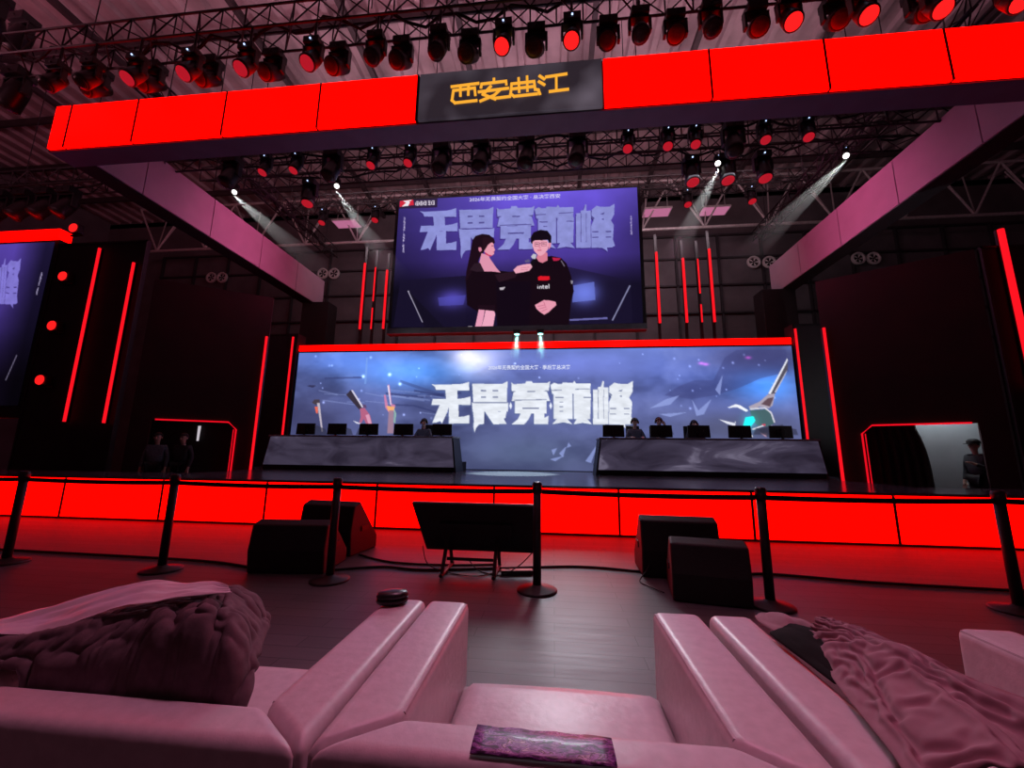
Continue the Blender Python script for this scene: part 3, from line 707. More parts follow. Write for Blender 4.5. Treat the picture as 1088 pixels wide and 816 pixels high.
# ------------------------------------------------------------------ flank walls with portals
def flank(side):
    s = -1 if side == 'left' else 1
    a = Vector((C + s*7.85, 10.9, 0)); b2 = Vector((C + s*10.3, 9.3, 0)); e = (b2 - a).normalized()
    L = (b2-a).length - 0.06
    t = thing('flank_wall', 'dark red lit angled wall on the %s of the stage with outlined doorway' % side, 'stage wall', (a.x, a.y, 0), (0, 0, math.atan2(e.y, e.x)))
    # local: x along the wall outward, y thickness, z up; the doorway starts at x 0.49
    dx0, dx1, dz = 0.53, 2.45, 2.12
    H_ = 6.02; th = 0.12 * (1 if s > 0 else -1)
    m = MB()
    ya, yb = sorted((0, th))
    m.box(0, dx0, ya, yb, 0, H_); m.box(dx1, L, ya, yb, 0, H_)
    m.box(dx0, dx1, ya, yb, dz, H_)
    m.prism([(dx0, dz), (dx0, dz-0.22), (dx0+0.22, dz)], 'y', ya, yb)
    m.build('wall_panel', mat('flank_panel', (0.032, 0.002, 0.004), 0.75, 0, 0.25, 1.5), t)
    fy = -0.03 if s > 0 else 0.03
    g = MB()
    pts = [(dx0, fy, 0), (dx0, fy, dz-0.2), (dx0+0.2, fy, dz), (dx1-0.1, fy, dz)]
    g.tube(pts, 0.022, 6)
    fo = g.build('doorway_outline', emi('dim_red_tube', (0.85, 0.004, 0.015), 1.0), t)
    g2 = MB(); g2.tube([(dx0+0.06, fy, 0), (dx0+0.06, fy, dz-0.2)], 0.012, 6); g2.build('outline_tube', emi('dim_red_tube', (0.85, 0.004, 0.015), 1.0), t)
    return t, a, e
fl, la, le = flank('left'); fr_, ra, re = flank('right')
tube_light(C - 7.85 - 0.02, 10.84, 0.02, 4.75, 'red tube standing on inner end of left flank wall')
tube_light(C + 7.85 + 0.02, 10.84, 0.02, 4.70, 'red tube standing on inner end of right flank wall')
# backstage behind the right doorway: pale lit partition, half drawn black curtain
def local(s_, e_, x, y):         # point x along the wall, y behind it
    n_ = Vector((-e_.y, e_.x, 0)); n_ = n_ if n_.y > 0 else -n_
    return s_ + e_*x + n_*y
p0 = local(ra, re, 1.1, 0.9); 
bp = thing('backstage_partition', 'pale grey lit partition seen through the right doorway', 'partition', (p0.x, p0.y, 0), (0, 0, math.atan2(re.y, re.x)))
MB().box(0, 1.9, 0, 0.06, 0, 2.7).build('sheet', mat('pale_partition', (0.55, 0.60, 0.64), 0.7, 0, 0.08, 2), bp)
MB().box(-0.05, 1.95, 0.06, 0.1, 2.62, 2.70).build('top_rail', STEEL, bp)
cu = MB(); rows = 14; cols = 40
grid = []
p0 = local(ra, re, 0.35, 0.35)
for j in range(rows + 1):
    t_ = j/rows; z = 2.35*(1-t_); ext = 1.13 + 0.36*max(0, (t_-0.12))**0.9 + 0.06*math.sin(t_*5)
    grid.append([cu.bm.verts.new((ext*k/cols, 0.05*math.sin(k*1.25 + 0.6*t_), z)) for k in range(cols + 1)])
for j in range(rows):
    for k in range(cols): cu.bm.faces.new([grid[j][k], grid[j][k+1], grid[j+1][k+1], grid[j+1][k]])
cto = cu.build('stage_curtain', mat('black_drape', (0.012, 0.006, 0.008), 0.9, 0, 0.3, 12), None, smooth=True)
cto.location = (p0.x, p0.y, 0.0); cto.rotation_euler = (0, 0, math.atan2(re.y, re.x))
sm = cto.modifiers.new('thick', 'SOLIDIFY'); sm.thickness = 0.01
tag(cto, 'black curtain half drawn across the right doorway', 'curtain')
pl_ = local(ra, re, 1.9, 0.5)
# black backing behind the left doorway, a slim glowing strip before it
p0 = local(la, le, 0.5, 0.42)
bk = MB().box(0, 2.3, 0, 0.05, 0, 2.5).build('backstage_screen', BLACKM)
bk.location = (p0.x, p0.y, 0); bk.rotation_euler = (0, 0, math.atan2(le.y, le.x)); tag(bk, 'black backing panel behind the left doorway', 'panel')
p0 = local(la, le, 1.45, 0.3)
sl = MB().hull8([(-0.02,0,-0.42),(0.02,0,-0.42),(0.02,0.03,-0.42),(-0.02,0.03,-0.42)], [(-0.035,0,0),(0.03,0,0),(0.03,0.03,0),(-0.035,0.03,0)]).build('glow_strip', emi('strip_white', rgb(205, 195, 205), 0.9))
sl.location = (p0.x, p0.y, 2.0); tag(sl, 'small white glowing strip inside the left doorway', 'lamp')

# ------------------------------------------------------------------ trusses and moving heads
def box_truss(name, label, p, q, hgt=0.5, wid=0.5, step=0.5, mt=TRUSS, r=0.026):
    p = Vector(p); q = Vector(q); L = (q-p).length; e = (q-p)/L
    t = thing(name, label, 'truss', p, (0, 0, math.atan2(e.y, e.x)))
    for yy in (-wid/2, wid/2):
        for zz in (0, hgt): MB().tube([(0,yy,zz),(L,yy,zz)], r, 6).build('chord', mt, t)
    m = MB(); n = max(1, int(L/step)); st = L/n
    for k in range(n):
        xa, xb = k*st, (k+1)*st
        for yy in (-wid/2, wid/2):
            m.tube([(xa,yy,0 if k % 2 else hgt),(xb,yy,hgt if k % 2 else 0)], r*0.6, 4, False)
            m.tube([(xa,yy,0),(xa,yy,hgt)], r*0.6, 4, False)
        for zz in (0, hgt): m.tube([(xa,-wid/2 if k % 2 else wid/2,zz),(xb,wid/2 if k % 2 else -wid/2,zz)], r*0.6, 4, False)
    m.build('lattice', mt, t)
    for k in (0.08, 0.36, 0.64, 0.92): MB().tube([(L*k,0,hgt),(L*k,0,zc-0.5-p.z)], 0.012, 5).build('hanging_chain', BLACK, t)
    lm = []; nn_ = int(L*3)
    for k in range(nn_+1): lm.append((L*k/nn_, 0.1*math.sin(k*1.7+p.y), hgt*0.5 - 0.16*abs(math.sin(k*0.9+p.y)) + 0.1*math.sin(k*0.37)))
    MB().tube(lm, 0.03, 5).build('cable_loom', BLACKM, t)
    return t
box_truss('lighting_truss', 'front lighting truss above the red beam full of hanging spotlights', (-11.4, 6.05, 9.36), (10.6, 6.05, 9.36), 0.5, 0.5)
box_truss('lighting_truss', 'lighting truss just behind and under the red beam', (-10.6, 8.5, 8.85), (9.2, 8.5, 8.85), 0.45, 0.5)
box_truss('lighting_truss', 'thin lighting truss midway between red beam and hanging screen', (-10.6, 10.0, 9.35), (9.2, 10.0, 9.35), 0.45, 0.5)
box_truss('lighting_truss', 'rear lighting truss that carries the hanging screen', (-10.6, 13.5, 10.75), (9.2, 13.5, 10.75), 0.5, 0.5)
box_truss('lighting_truss', 'lighting truss along the top of left side beam', (-9.85, 7.2, 9.95), (-9.85, 15.8, 9.95), 0.4, 0.4)
box_truss('lighting_truss', 'lighting truss along the top of right side beam', (8.3, 7.2, 9.95), (8.3, 15.8, 9.95), 0.4, 0.4)
box_truss('lighting_truss', 'lattice truss above the left side screen', (-18.5, 9.2, 8.9), (-11.2, 9.2, 8.9), 0.5, 0.5)
box_truss('lighting_truss', 'second front truss high over the seats, above the front spotlights', (-11.0, 4.8, 11.2), (10.0, 4.8, 11.2), 0.6, 0.6, 0.6)

LENS = {'red': emi('lens_red', (1.0, 0.012, 0.012), 1.3), 'soft': emi('lens_soft_red', (0.80, 0.015, 0.035), 0.55), 'dim': mat('lens_dim_red', (0.20, 0.006, 0.012), 0.4, 0, 0.2, 40), 'off': mat('lens_dark', (0.06, 0.035, 0.03), 0.25, 0, 0.3, 40), 'white': emi('lens_white', (1.0, 0.95, 0.92), 3.0),
        'teal': emi('lens_teal', (0.35, 1.0, 0.95), 3.0)}
HEADM = mat('lamp_body', (0.012, 0.009, 0.012), 0.4, 0, 0.25, 25)
EYE_ = emi('status_light', (0.45, 0.6, 1.0), 2.0)
def make_head(kind, size, drop=0.16):
    t = thing('moving_head_light', '', 'stage light')
    k = size
    MB().box(-0.15*k,0.15*k,-0.12*k,0.12*k,-0.14*k,0.0).build('base', HEADM, t, 0.01)
    MB().tube([(0,0,0),(0,0,drop)],0.025*k,6).build('clamp', HEADM, t)
    y = MB(); y.box(-0.19*k,-0.15*k,-0.05*k,0.05*k,-0.42*k,-0.14*k); y.box(0.15*k,0.19*k,-0.05*k,0.05*k,-0.42*k,-0.14*k); y.box(-0.19*k,0.19*k,-0.06*k,0.06*k,-0.17*k,-0.14*k)
    y.build('yoke', HEADM, t, 0.008)
    hd = MB().lathe([(0.06*k,0.22*k),(0.115*k,0.18*k),(0.135*k,0.05*k),(0.145*k,-0.16*k),(0.15*k,-0.22*k),(0.13*k,-0.23*k)], 16)
    ho = hd.build('head', HEADM, t, smooth=True); ho.location = (0,0,-0.40*k)
    ln = MB().lathe([(0.128*k,-0.225*k),(0.12*k,-0.245*k),(0.06*k,-0.258*k)], 16).build('lens', LENS[kind], ho, smooth=True)
    el = MB().lathe([(0.013*k,0),(0.018*k,-0.014*k),(0.01*k,-0.025*k)], 8, (0,-0.13*k,-0.07*k)).build('status_light', EYE_ if kind in ('red', 'white', 'soft') else HEADM, t)
    return t
PROTO = {}
def head(kind, x, y, z, label, tilt=(0,0), size=1.0, group=None, drop=0.1):
    key = (kind, size, drop)
    if key not in PROTO:
        t = make_head(kind, size, drop); PROTO[key] = t; t.location = (x,y,z); t['label'] = label
        if group: t['group'] = group
    else: t = dup(PROTO[key], (x,y,z), label=label, group=group)
    for ch in t.children:
        if ch.name.startswith('head'): ch.rotation_euler = (tilt[0], tilt[1], 0)
    t.rotation_euler = (0,0,0)
    return t
TOP = [(-9.86,'off'),(-9.07,'off'),(-8.06,'soft'),(-6.88,'soft'),(-5.71,'soft'),(-4.4,'soft'),(-3.18,'off'),(-2.0,'off'),(-0.83,'red'),(0.36,'red'),(1.5,'off'),(2.65,'off'),(3.88,'red'),(4.99,'red'),(6.04,'red'),(7.1,'red')]
cnt = {}
for i, (x, k) in enumerate(TOP):
    cnt[k] = cnt.get(k, 0) + 1
    head(k, x, 5.8, 8.95 - 0.012*i, '%s %s spotlight from the left in lower row on front truss' % (ORD[cnt[k]-1], 'lit red' if k == 'red' else 'faintly lit red' if k == 'soft' else 'unlit black'), (-0.5, 0.1), 1.0, 'front truss spotlights', 0.42)
BIG = [(-9.6,'off'),(-8.3,'dim'),(-7.0,'dim'),(-5.6,'dim'),(-4.2,'dim'),(-2.9,'off'),(-1.55,'off'),(-0.28,'off'),(1.05,'dim'),(2.25,'dim'),(3.65,'dim'),(4.95,'dim'),(6.3,'dim')]
cnt = {}
for i, (x, k) in enumerate(BIG):
    cnt[k] = cnt.get(k, 0) + 1
    head(k, x, 6.3, 9.33, '%s large %s spotlight from the left under front truss, upper row' % (ORD[cnt[k]-1], 'dim red' if k == 'dim' else 'unlit dark'), (-0.75, 0.25), 1.12, 'large front truss spotlights')
B1 = [(-8.26,'off'),(-7.31,'red'),(-6.47,'red'),(-5.5,'off'),(-4.43,'red'),(-3.48,'red'),(-2.68,'off'),(-1.7,'off'),(-0.6,'off'),(0.6,'off'),(1.77,'red'),(2.67,'red'),(3.28,'red'),(4.1,'off'),(4.78,'red'),(5.68,'red')]
cnt = {}
for i, (x, k) in enumerate(B1):
    cnt[k] = cnt.get(k, 0) + 1
    head('soft' if k == 'red' else k, x, 8.4, 8.83, '%s %s spotlight from the left on truss behind the red beam' % (ORD[cnt[k]-1], 'lit red' if k == 'red' else 'unlit black'), (-0.35, 0.15), 0.85 if k == 'red' else 1.3, 'spotlights behind the beam')
T3 = [(-7.18,'red','left'),(3.74,'red','first right'),(4.63,'red','second right'),(5.56,'red','third right')]
for x, k, nm in T3: head('soft', x, 10.0, 9.30, 'red spotlight hanging from thin middle truss, %s of the hanging screen' % nm, (-0.2, 0), 1.25, 'middle truss red spotlights')
for x, nm in ((-9.6,'far left'),(-6.34,'left'),(4.44,'right'),(7.6,'far right')):
    head('white', x, 10.0, 9.32, 'white lit spotlight on thin middle truss, %s' % nm, (-0.75, 0.5 if x > 0 else -0.5), 0.55, 'middle truss white spotlights')
for x, nm in ((-8.94,'outer left'),(-6.78,'inner left'),(4.79,'inner right'),(6.95,'outer right')):
    head('soft', x, 13.4, 10.72, 'small red spotlight on rear truss beside hanging screen, %s' % nm, (-0.3, 0), 1.0, 'rear truss spotlights')
# column of red lamps beside the left side screen
for i, (z, nm) in enumerate(((7.37,'topmost'),(5.94,'second from top'),(4.54,'third from top'),(3.07,'lowest'))):
    t = thing('red_flood_lamp', 'red flood lamp beside left side screen, %s of the column' % nm, 'stage light', (-13.25, 8.98, z), group='red lamp column')
    MB().box(-0.16,0.16,-0.14,0,-0.13,0.13).build('housing', HEADM, t, 0.02)
    MB().lathe([(0.13,-0.15),(0.12,-0.17),(0.06,-0.185)], 14, ax='y').build('lens', LENS['red'], t)
    MB().box(-0.2,0.2,-0.05,0,-0.18,-0.14).build('bracket', HEADM, t)
# bunch of unlit lamps at the left end of the truss
for i, (dx, dy, dz) in enumerate(((-0.75,0.3,0.1),(-1.15,-0.35,0.2),(-1.75,0.2,0.7),(-0.75,-0.3,1.35),(-1.3,0.45,1.8),(-2.1,-0.2,0.1))):
    head('off', -10.9+dx, 6.0+dy, 9.4+dz, 'unlit dark lamp bunched at the left end of front truss, %s' % ['lower inner','lower middle','outer upper','inner top','middle top','outer lower'][i], (0.5*(i%2), 0.5), 1.45, 'lamps bunched at the left end')
for i in range(6):
    head('off', -14.2-0.75*i, 9.2, 8.9, '%s unlit lamp from the right under truss above left side screen' % ORD[i], (-0.4, 0.3), 1.45, 'lamps above left side screen')

# two teal beam lamps under the hanging screen
for x, nm in ((-1.19,'left'),(-0.41,'right')):
    t = thing('beam_lamp', 'small teal beam lamp under the hanging screen, %s of the pair' % nm, 'stage light', (x, 12.72, 5.40))
    MB().box(-0.12,0.12,-0.1,0.1,-0.14,0.0).build('housing', HEADM, t, 0.015)
    MB().lathe([(0.09,-0.14),(0.085,-0.155),(0.05,-0.16)], 14).build('lens', LENS['teal'], t)

# ------------------------------------------------------------------ desks, players, monitors
DESKF = bpy.data.materials.new('desk_front_display'); DESKF.use_nodes = True
nt = DESKF.node_tree; b = nt.nodes['Principled BSDF']
b.inputs['Base Color'].default_value = (0.03, 0.028, 0.035, 1); b.inputs['Roughness'].default_value = 0.3
tc = nt.nodes.new('ShaderNodeTexCoord'); mp = nt.nodes.new('ShaderNodeMapping'); mp.inputs['Scale'].default_value = (0.35, 1, 0.9)
nz = nt.nodes.new('ShaderNodeTexNoise'); nz.inputs['Scale'].default_value = 2.2; nz.inputs['Detail'].default_value = 5; nz.inputs['Distortion'].default_value = 1.2
rp = nt.nodes.new('ShaderNodeValToRGB'); rp.color_ramp.elements[0].position = 0.35; rp.color_ramp.elements[0].color = (*rgb(50, 44, 62), 1)
rp.color_ramp.elements[1].position = 0.62; rp.color_ramp.elements[1].color = (*rgb(84, 76, 100), 1)
el = rp.color_ramp.elements.new(0.72); el.color = (*rgb(132, 124, 150), 1)
nt.links.new(tc.outputs['Object'], mp.inputs['Vector']); nt.links.new(mp.outputs['Vector'], nz.inputs['Vector']); nt.links.new(nz.outputs['Fac'], rp.inputs['Fac'])
nt.links.new(rp.outputs['Color'], b.inputs['Emission Color']); b.inputs['Emission Strength'].default_value = 0.62
DESKT = mat('desk_top', (0.20, 0.19, 0.22), 0.35, 0, 0.15, 6)
for s, nm in ((-1,'left'),(1,'right')):
    xi, xo = 2.02, 7.56
    t = thing('player_desk', 'long dark gaming desk with glowing cloudy front on %s half of stage' % nm, 'desk', (C, 11.0, SZ))
    def X(v): return s*v
    pts_t = [(X(xi+0.1), 0.02), (X(xo), 0.02), (X(xo), 0.85), (X(xi+0.1), 0.85)]
    fp = MB()   # front, leaning out at the foot and cut back at the inner corner
    fp.hull8([(X(xi-0.05),-0.02,0.14),(X(xo+0.07),-0.02,0.14),(X(xo+0.07),0.06,0.14),(X(xi-0.05),0.06,0.14)],[(X(xi+0.06),0.08,0.95),(X(xo),0.08,0.95),(X(xo),0.16,0.95),(X(xi+0.06),0.16,0.95)])
    fp.build('front_display', DESKF, t)
    e1 = MB(); e1.hull8([(X(xi-0.12),0.0,0.0),(X(xi-0.06),0.0,0.0),(X(xi-0.06),0.9,0.0),(X(xi-0.12),0.9,0.0)],[(X(xi+0.02),0.10,0.95),(X(xi+0.07),0.10,0.95),(X(xi+0.07),0.9,0.95),(X(xi+0.02),0.9,0.95)]); e1.build('end_panel', BLACK, t)
    e2 = MB(); e2.hull8([(X(xo+0.07),0.0,0.0),(X(xo+0.12),0.0,0.0),(X(xo+0.12),0.9,0.0),(X(xo+0.07),0.9,0.0)],[(X(xo),0.10,0.95),(X(xo+0.05),0.10,0.95),(X(xo+0.05),0.9,0.95),(X(xo),0.9,0.95)]); e2.build('end_panel', BLACK, t)
    MB().box(min(X(xi),X(xo+0.07)),max(X(xi),X(xo+0.07)),0.03,0.10,0.0,0.14).build('toe_kick', BLACKM, t)
    MB().box(min(X(xi),X(xo+0.06)),max(X(xi),X(xo+0.06)),0.06,0.95,0.95,1.0).build('desk_top', DESKT, t, 0.01)
    r = thing('player_riser', 'low black riser behind the %s gaming desk' % nm, 'riser', (C, 11.96, SZ))
    MB().box(min(X(xi),X(xo)),max(X(xi),X(xo)),0.0,0.9,0.0,0.26).build('deck', BLACKM, r); MB().box(min(X(xi),X(xo)),max(X(xi),X(xo)),0.0,0.02,0.261,0.28).build('edge_strip', BLACK, r)
def make_monitor():
    t = thing('gaming_monitor', '', 'monitor')
    MB().hull8([(-0.30,-0.02,0.03),(0.30,-0.02,0.03),(0.30,0.03,0.03),(-0.30,0.03,0.03)],[(-0.29,-0.01,0.37),(0.29,-0.01,0.37),(0.29,0.04,0.37),(-0.29,0.04,0.37)]).build('housing', PLASTIC, t, 0.01)
    MB().box(-0.1,0.1,-0.06,-0.02,0.12,0.26).build('back_cover', PLASTIC, t, 0.01)
    MB().box(-0.03,0.03,-0.08,-0.05,0.01,0.3).build('stand', PLASTIC, t); MB().box(-0.12,0.12,-0.14,0.06,0.0,0.015).build('base', PLASTIC, t)
    MB().box(-0.28,0.28,0.041,0.043,0.05,0.36).build('display', emi('monitor_glow', rgb(120, 140, 190), 1.0), t)
    return t
mon0 = None
MX = [(-7.5,'left'),(-6.5,'left'),(-5.5,'left'),(-4.42,'left'),(-3.25,'left'),(1.68,'right'),(2.98,'right'),(3.98,'right'),(5.05,'right'),(6.1,'right')]
for i, (x, nm) in enumerate(MX):
    lab = '%s black monitor from the left on the %s gaming desk, seen from behind' % (ORD[i % 5], nm)
    if mon0 is None: mon0 = make_monitor(); mon0.location = (x, 11.45, SZ+1.0); mon0['label'] = lab; mon0['group'] = 'gaming monitors'
    else: dup(mon0, (x, 11.45, SZ+1.0), label=lab, group='gaming monitors')

def skin_mesh(name, nodes, edges, m, parent, sub=2):
    # nodes: {key: (pos, radius)}; one continuous surface grown over the joints
    keys = list(nodes); idx = {k: i for i, k in enumerate(keys)}
    me = bpy.data.meshes.new(name); me.from_pydata([nodes[k][0] for k in keys], [(idx[a], idx[b2]) for a, b2 in edges], [])
    o = bpy.data.objects.new(name, me); COL.objects.link(o)
    o.modifiers.new('skin', 'SKIN')
    if not me.skin_vertices: me.skin_vertices.new()
    for i, k in enumerate(keys):
        r = nodes[k][1]; r = r if isinstance(r, tuple) else (r, r)
        me.skin_vertices[0].data[i].radius = r; me.skin_vertices[0].data[i].use_root = (i == 0)
    sb_ = o.modifiers.new('sub', 'SUBSURF'); sb_.levels = sub; sb_.render_levels = sub
    dg = bpy.context.evaluated_depsgraph_get(); m2 = bpy.data.meshes.new_from_object(o.evaluated_get(dg))
    bpy.data.objects.remove(o)
    m2.name = name; m2.materials.clear(); m2.materials.append(m)
    for p in m2.polygons: p.use_smooth = True
    o2 = bpy.data.objects.new(name, m2); COL.objects.link(o2); o2.parent = parent
    return o2
def person(name_label, loc, rz, hair, shirt, seated=True, headset=False, cap=False, armup=False):
    t = thing('person', name_label, 'person', loc, (0, 0, rz))
    # facing -y; hip height 0.48 seated, 0.92 standing
    hz = 0.50 if seated else 0.94
    N = {}; E = []
    def add(k, p, r, par=None):
        N[k] = (p, r)
        if par: E.append((par, k))
    add('hip', (0,0,hz), (0.15,0.11)); add('belly', (0,-0.01,hz+0.17), (0.135,0.10), 'hip'); add('chest', (0,-0.02,hz+0.34), (0.155,0.115), 'belly')
    add('neck0', (0,0,hz+0.50), 0.055, 'chest'); add('neck', (0,-0.02,hz+0.56), 0.05, 'neck0'); add('jaw', (0,-0.05,hz+0.63), (0.062,0.07), 'neck'); add('skull', (0,-0.03,hz+0.72), (0.078,0.092), 'jaw'); add('crown', (0,-0.02,hz+0.79), (0.05,0.06), 'skull')
    hands = []
    for s in (-1, 1):
        a = 'L' if s < 0 else 'R'
        add('sh'+a, (s*0.17,0,hz+0.45), 0.062, 'chest')
        if seated:
            el_ = (s*0.26,-0.10,hz+0.20); wr = (s*0.16,-0.34,hz+0.24); hd_ = (s*0.14,-0.42,hz+0.24); fd = Vector((0,-1,-0.15))
            if armup and s > 0: el_ = (0.27,-0.14,hz+0.26); wr = (0.15,-0.15,hz+0.56); hd_ = (0.12,-0.12,hz+0.64); fd = Vector((-0.3,0.1,1))
        elif armup and s > 0:
            el_ = (s*0.25,-0.08,hz+0.18); wr = (s*0.16,-0.30,hz+0.30); hd_ = (s*0.14,-0.37,hz+0.33); fd = Vector((0,-1,0.3))
        else:
            el_ = (s*0.24,0.02,hz+0.17); wr = (s*0.25,-0.06,hz-0.07); hd_ = (s*0.25,-0.08,hz-0.15); fd = Vector((0,-0.2,-1))
        add('el'+a, el_, 0.044, 'sh'+a); add('wr'+a, wr, 0.030, 'el'+a); add('hd'+a, hd_, (0.038,0.022), 'wr'+a)
        fd.normalize(); sd = Vector((1,0,0)) if abs(fd.x) < 0.9 else Vector((0,1,0))
        for k in range(4):
            b0 = Vector(hd_) + sd*(k-1.5)*0.021 + fd*0.035; ln_ = (0.065,0.075,0.07,0.055)[k]
            add('f%d%s' % (k, a), tuple(b0), 0.010, 'hd'+a); add('g%d%s' % (k, a), tuple(b0 + fd*ln_*0.55 + Vector((0,0,-0.004))), 0.009, 'f%d%s' % (k, a)); add('h%d%s' % (k, a), tuple(b0 + fd*ln_ + Vector((0,0,-0.018))), 0.008, 'g%d%s' % (k, a))
        b0 = Vector(hd_) - sd*s*0.035 - fd*0.005
        add('t0'+a, tuple(b0), 0.011, 'hd'+a); add('t1'+a, tuple(b0 - sd*s*0.025 + fd*0.03), 0.009, 't0'+a)
        hx = s*0.10
        add('th'+a, (hx,-0.02,hz-0.03), 0.095, 'hip')
        if seated:
            add('kn'+a, (s*0.13,-0.42,hz-0.01), 0.062, 'th'+a); add('an'+a, (s*0.13,-0.40,0.09), 0.042, 'kn'+a); add('toe'+a, (s*0.14,-0.56,0.035), 0.034, 'an'+a)
        else:
            add('kn'+a, (s*0.11,-0.02,0.50), 0.062, 'th'+a); add('an'+a, (s*0.11,0.02,0.09), 0.042, 'kn'+a); add('toe'+a, (s*0.12,-0.15,0.035), 0.034, 'an'+a)
    NB = dict(N); NB['chest'] = (N['chest'][0], (0.105,0.07)); NB['belly'] = (N['belly'][0], (0.10,0.07)); NB['hip'] = (N['hip'][0], (0.12,0.085)); NB['neck0'] = (N['neck0'][0], 0.045)
    skin_mesh('body', NB, E, SKIN, t)
    # face details as one small mesh
    f = MB(); z = hz
    f.hull8([(-0.014,-0.118,z+0.655),(0.014,-0.118,z+0.655),(0.012,-0.15,z+0.66),(-0.012,-0.15,z+0.66)],[(-0.008,-0.118,z+0.72),(0.008,-0.118,z+0.72),(0.005,-0.128,z+0.715),(-0.005,-0.128,z+0.715)])
    f.build('nose', SKIN, t, 0.004)
    ey = MB()
    for s in (-1,1): ey.lathe([(0.004,-0.012),(0.012,-0.004),(0.012,0.004),(0.004,0.012)], 8, (s*0.032,-0.118,z+0.712), 'y')
    ey.build('eyes', PLASTIC, t)
    MB().box(-0.024,0.024,-0.126,-0.112,z+0.628,z+0.636).build('mouth', mat('lips', (0.35,0.10,0.09), 0.5, 0, 0.1, 30), t, 0.002)
    for s in (-1,1): MB().lathe([(0.008,-0.012),(0.026,-0.006),(0.028,0.006),(0.010,0.012)], 10, (s*0.082,-0.025,z+0.69), 'x').build('ear', SKIN, t)
    # hair: cap over the crown, fringe to the brow
    hm = MB(); rings = []
    for j in range(9):
        th = j/8*1.75; ring = []
        for k in range(20):
            a = 2*PI*k/20
            lim = th*(1.0 if math.sin(a) > -0.25 else 0.72)
            ring.append(hm.bm.verts.new((0.094*math.sin(lim)*math.cos(a), -0.022 + 0.112*math.sin(lim)*math.sin(a), z + 0.722 + 0.112*math.cos(lim))))
        rings.append(ring)
    for A, B in zip(rings, rings[1:]):
        for k in range(20): hm.bm.faces.new([A[k], A[(k+1) % 20], B[(k+1) % 20], B[k]])
    ho = hm.build('hair', hair, t, smooth=True)
    sd_ = ho.modifiers.new('thick', 'SOLIDIFY'); sd_.thickness = 0.012
    # clothes
    SN = {k: (N[k][0], tuple(q*1.13+0.006 for q in (N[k][1] if isinstance(N[k][1], tuple) else (N[k][1],)*2))) for k in ('hip','belly','chest','shL','elL','wrL','shR','elR','wrR')}
    for k in ('belly','chest'): SN[k] = (SN[k][0], tuple(q*1.22 for q in SN[k][1]))
    SN['collar'] = ((0,-0.005,hz+0.49), (0.075,0.075))
    SE = [e for e in E if e[0] in SN and e[1] in SN] + [('chest','collar')]
    skin_mesh('jersey', SN, SE, shirt, t)
    TN = {k: (N[k][0], tuple(q*1.12+0.006 for q in (N[k][1] if isinstance(N[k][1], tuple) else (N[k][1],)*2))) for k in ('hip','thL','knL','anL','thR','knR','anR')}
    TE = [e for e in E if e[0] in TN and e[1] in TN]
    skin_mesh('trousers', TN, TE, BLACKM, t)
    if headset:
        g = MB(); pts = [(0.105*math.cos(a), -0.02, z+0.71+0.125*math.sin(a)) for a in np.linspace(0, PI, 13)]
        g.tube(pts, 0.013, 6)
        for s in (-1,1): g.lathe([(0.02,-0.02),(0.045,-0.014),(0.045,0.014),(0.02,0.02)], 12, (s*0.105,-0.02,z+0.70), 'x')
        g.tube([(-0.11,-0.04,z+0.67),(-0.08,-0.13,z+0.63)], 0.006, 5)
        g.build('headset', PLASTIC, t)
    if cap:
        g = MB(); g.lathe([(0.112,0.0),(0.108,0.06),(0.07,0.105),(0.02,0.115)], 18, (0,-0.02,z+0.745)); g.hull8([(-0.08,-0.10,z+0.745),(0.08,-0.10,z+0.745),(0.06,-0.21,z+0.735),(-0.06,-0.21,z+0.735)],[(-0.08,-0.10,z+0.757),(0.08,-0.10,z+0.757),(0.06,-0.21,z+0.745),(-0.06,-0.21,z+0.745)])
        g.build('cap', BLACKM, t)
    return t
def gaming_chair(x, lab):
    t = thing('gaming_chair', lab, 'chair', (x, 12.28, SZ+0.28), group=None)
    MB().box(-0.25,0.25,-0.26,0.22,0.27,0.345).build('seat', PLASTIC, t, 0.03)
    MB().hull8([(-0.22,0.16,0.42),(0.22,0.16,0.42),(0.22,0.24,0.42),(-0.22,0.24,0.42)],[(-0.20,0.27,1.15),(0.20,0.27,1.15),(0.20,0.33,1.15),(-0.20,0.33,1.15)]).build('backrest', PLASTIC, t, 0.03)
    MB().tube([(0,0,0.06),(0,0,0.27)],0.03,8).build('column', BLACK, t)
    g = MB()
    for k in range(5): g.tube([(0,0,0.08),(0.27*math.cos(2*PI*k/5),0.27*math.sin(2*PI*k/5),0.045)],0.022,6)
    g.build('base_star', BLACK, t)
    return t
for x, lab, hr, sh, hs_, up_, dz in ((-4.05,'person with black hair sitting between monitors on left gaming desk',HAIRB,JERSEYG,True,False,0.0),
    (2.42,'person in dark jersey sitting at the inner end of right gaming desk',HAIRB,JERSEYG,True,False,0.04),
    (3.12,'person with ginger hair and hand raised to head at right gaming desk',HAIRR,JERSEYG,True,True,0.06),
    (4.12,'person in headset hunched behind monitor at right gaming desk',HAIRB,JERSEY,True,False,-0.02)):
    person(lab, (x, 12.22, SZ+0.26+dz), 0, hr, sh, True, hs_, False, up_)
    gaming_chair(x, 'black gaming chair behind monitors, seat of the ' + lab.split(' sitting')[0].split(' and ')[0].split(' hunched')[0])
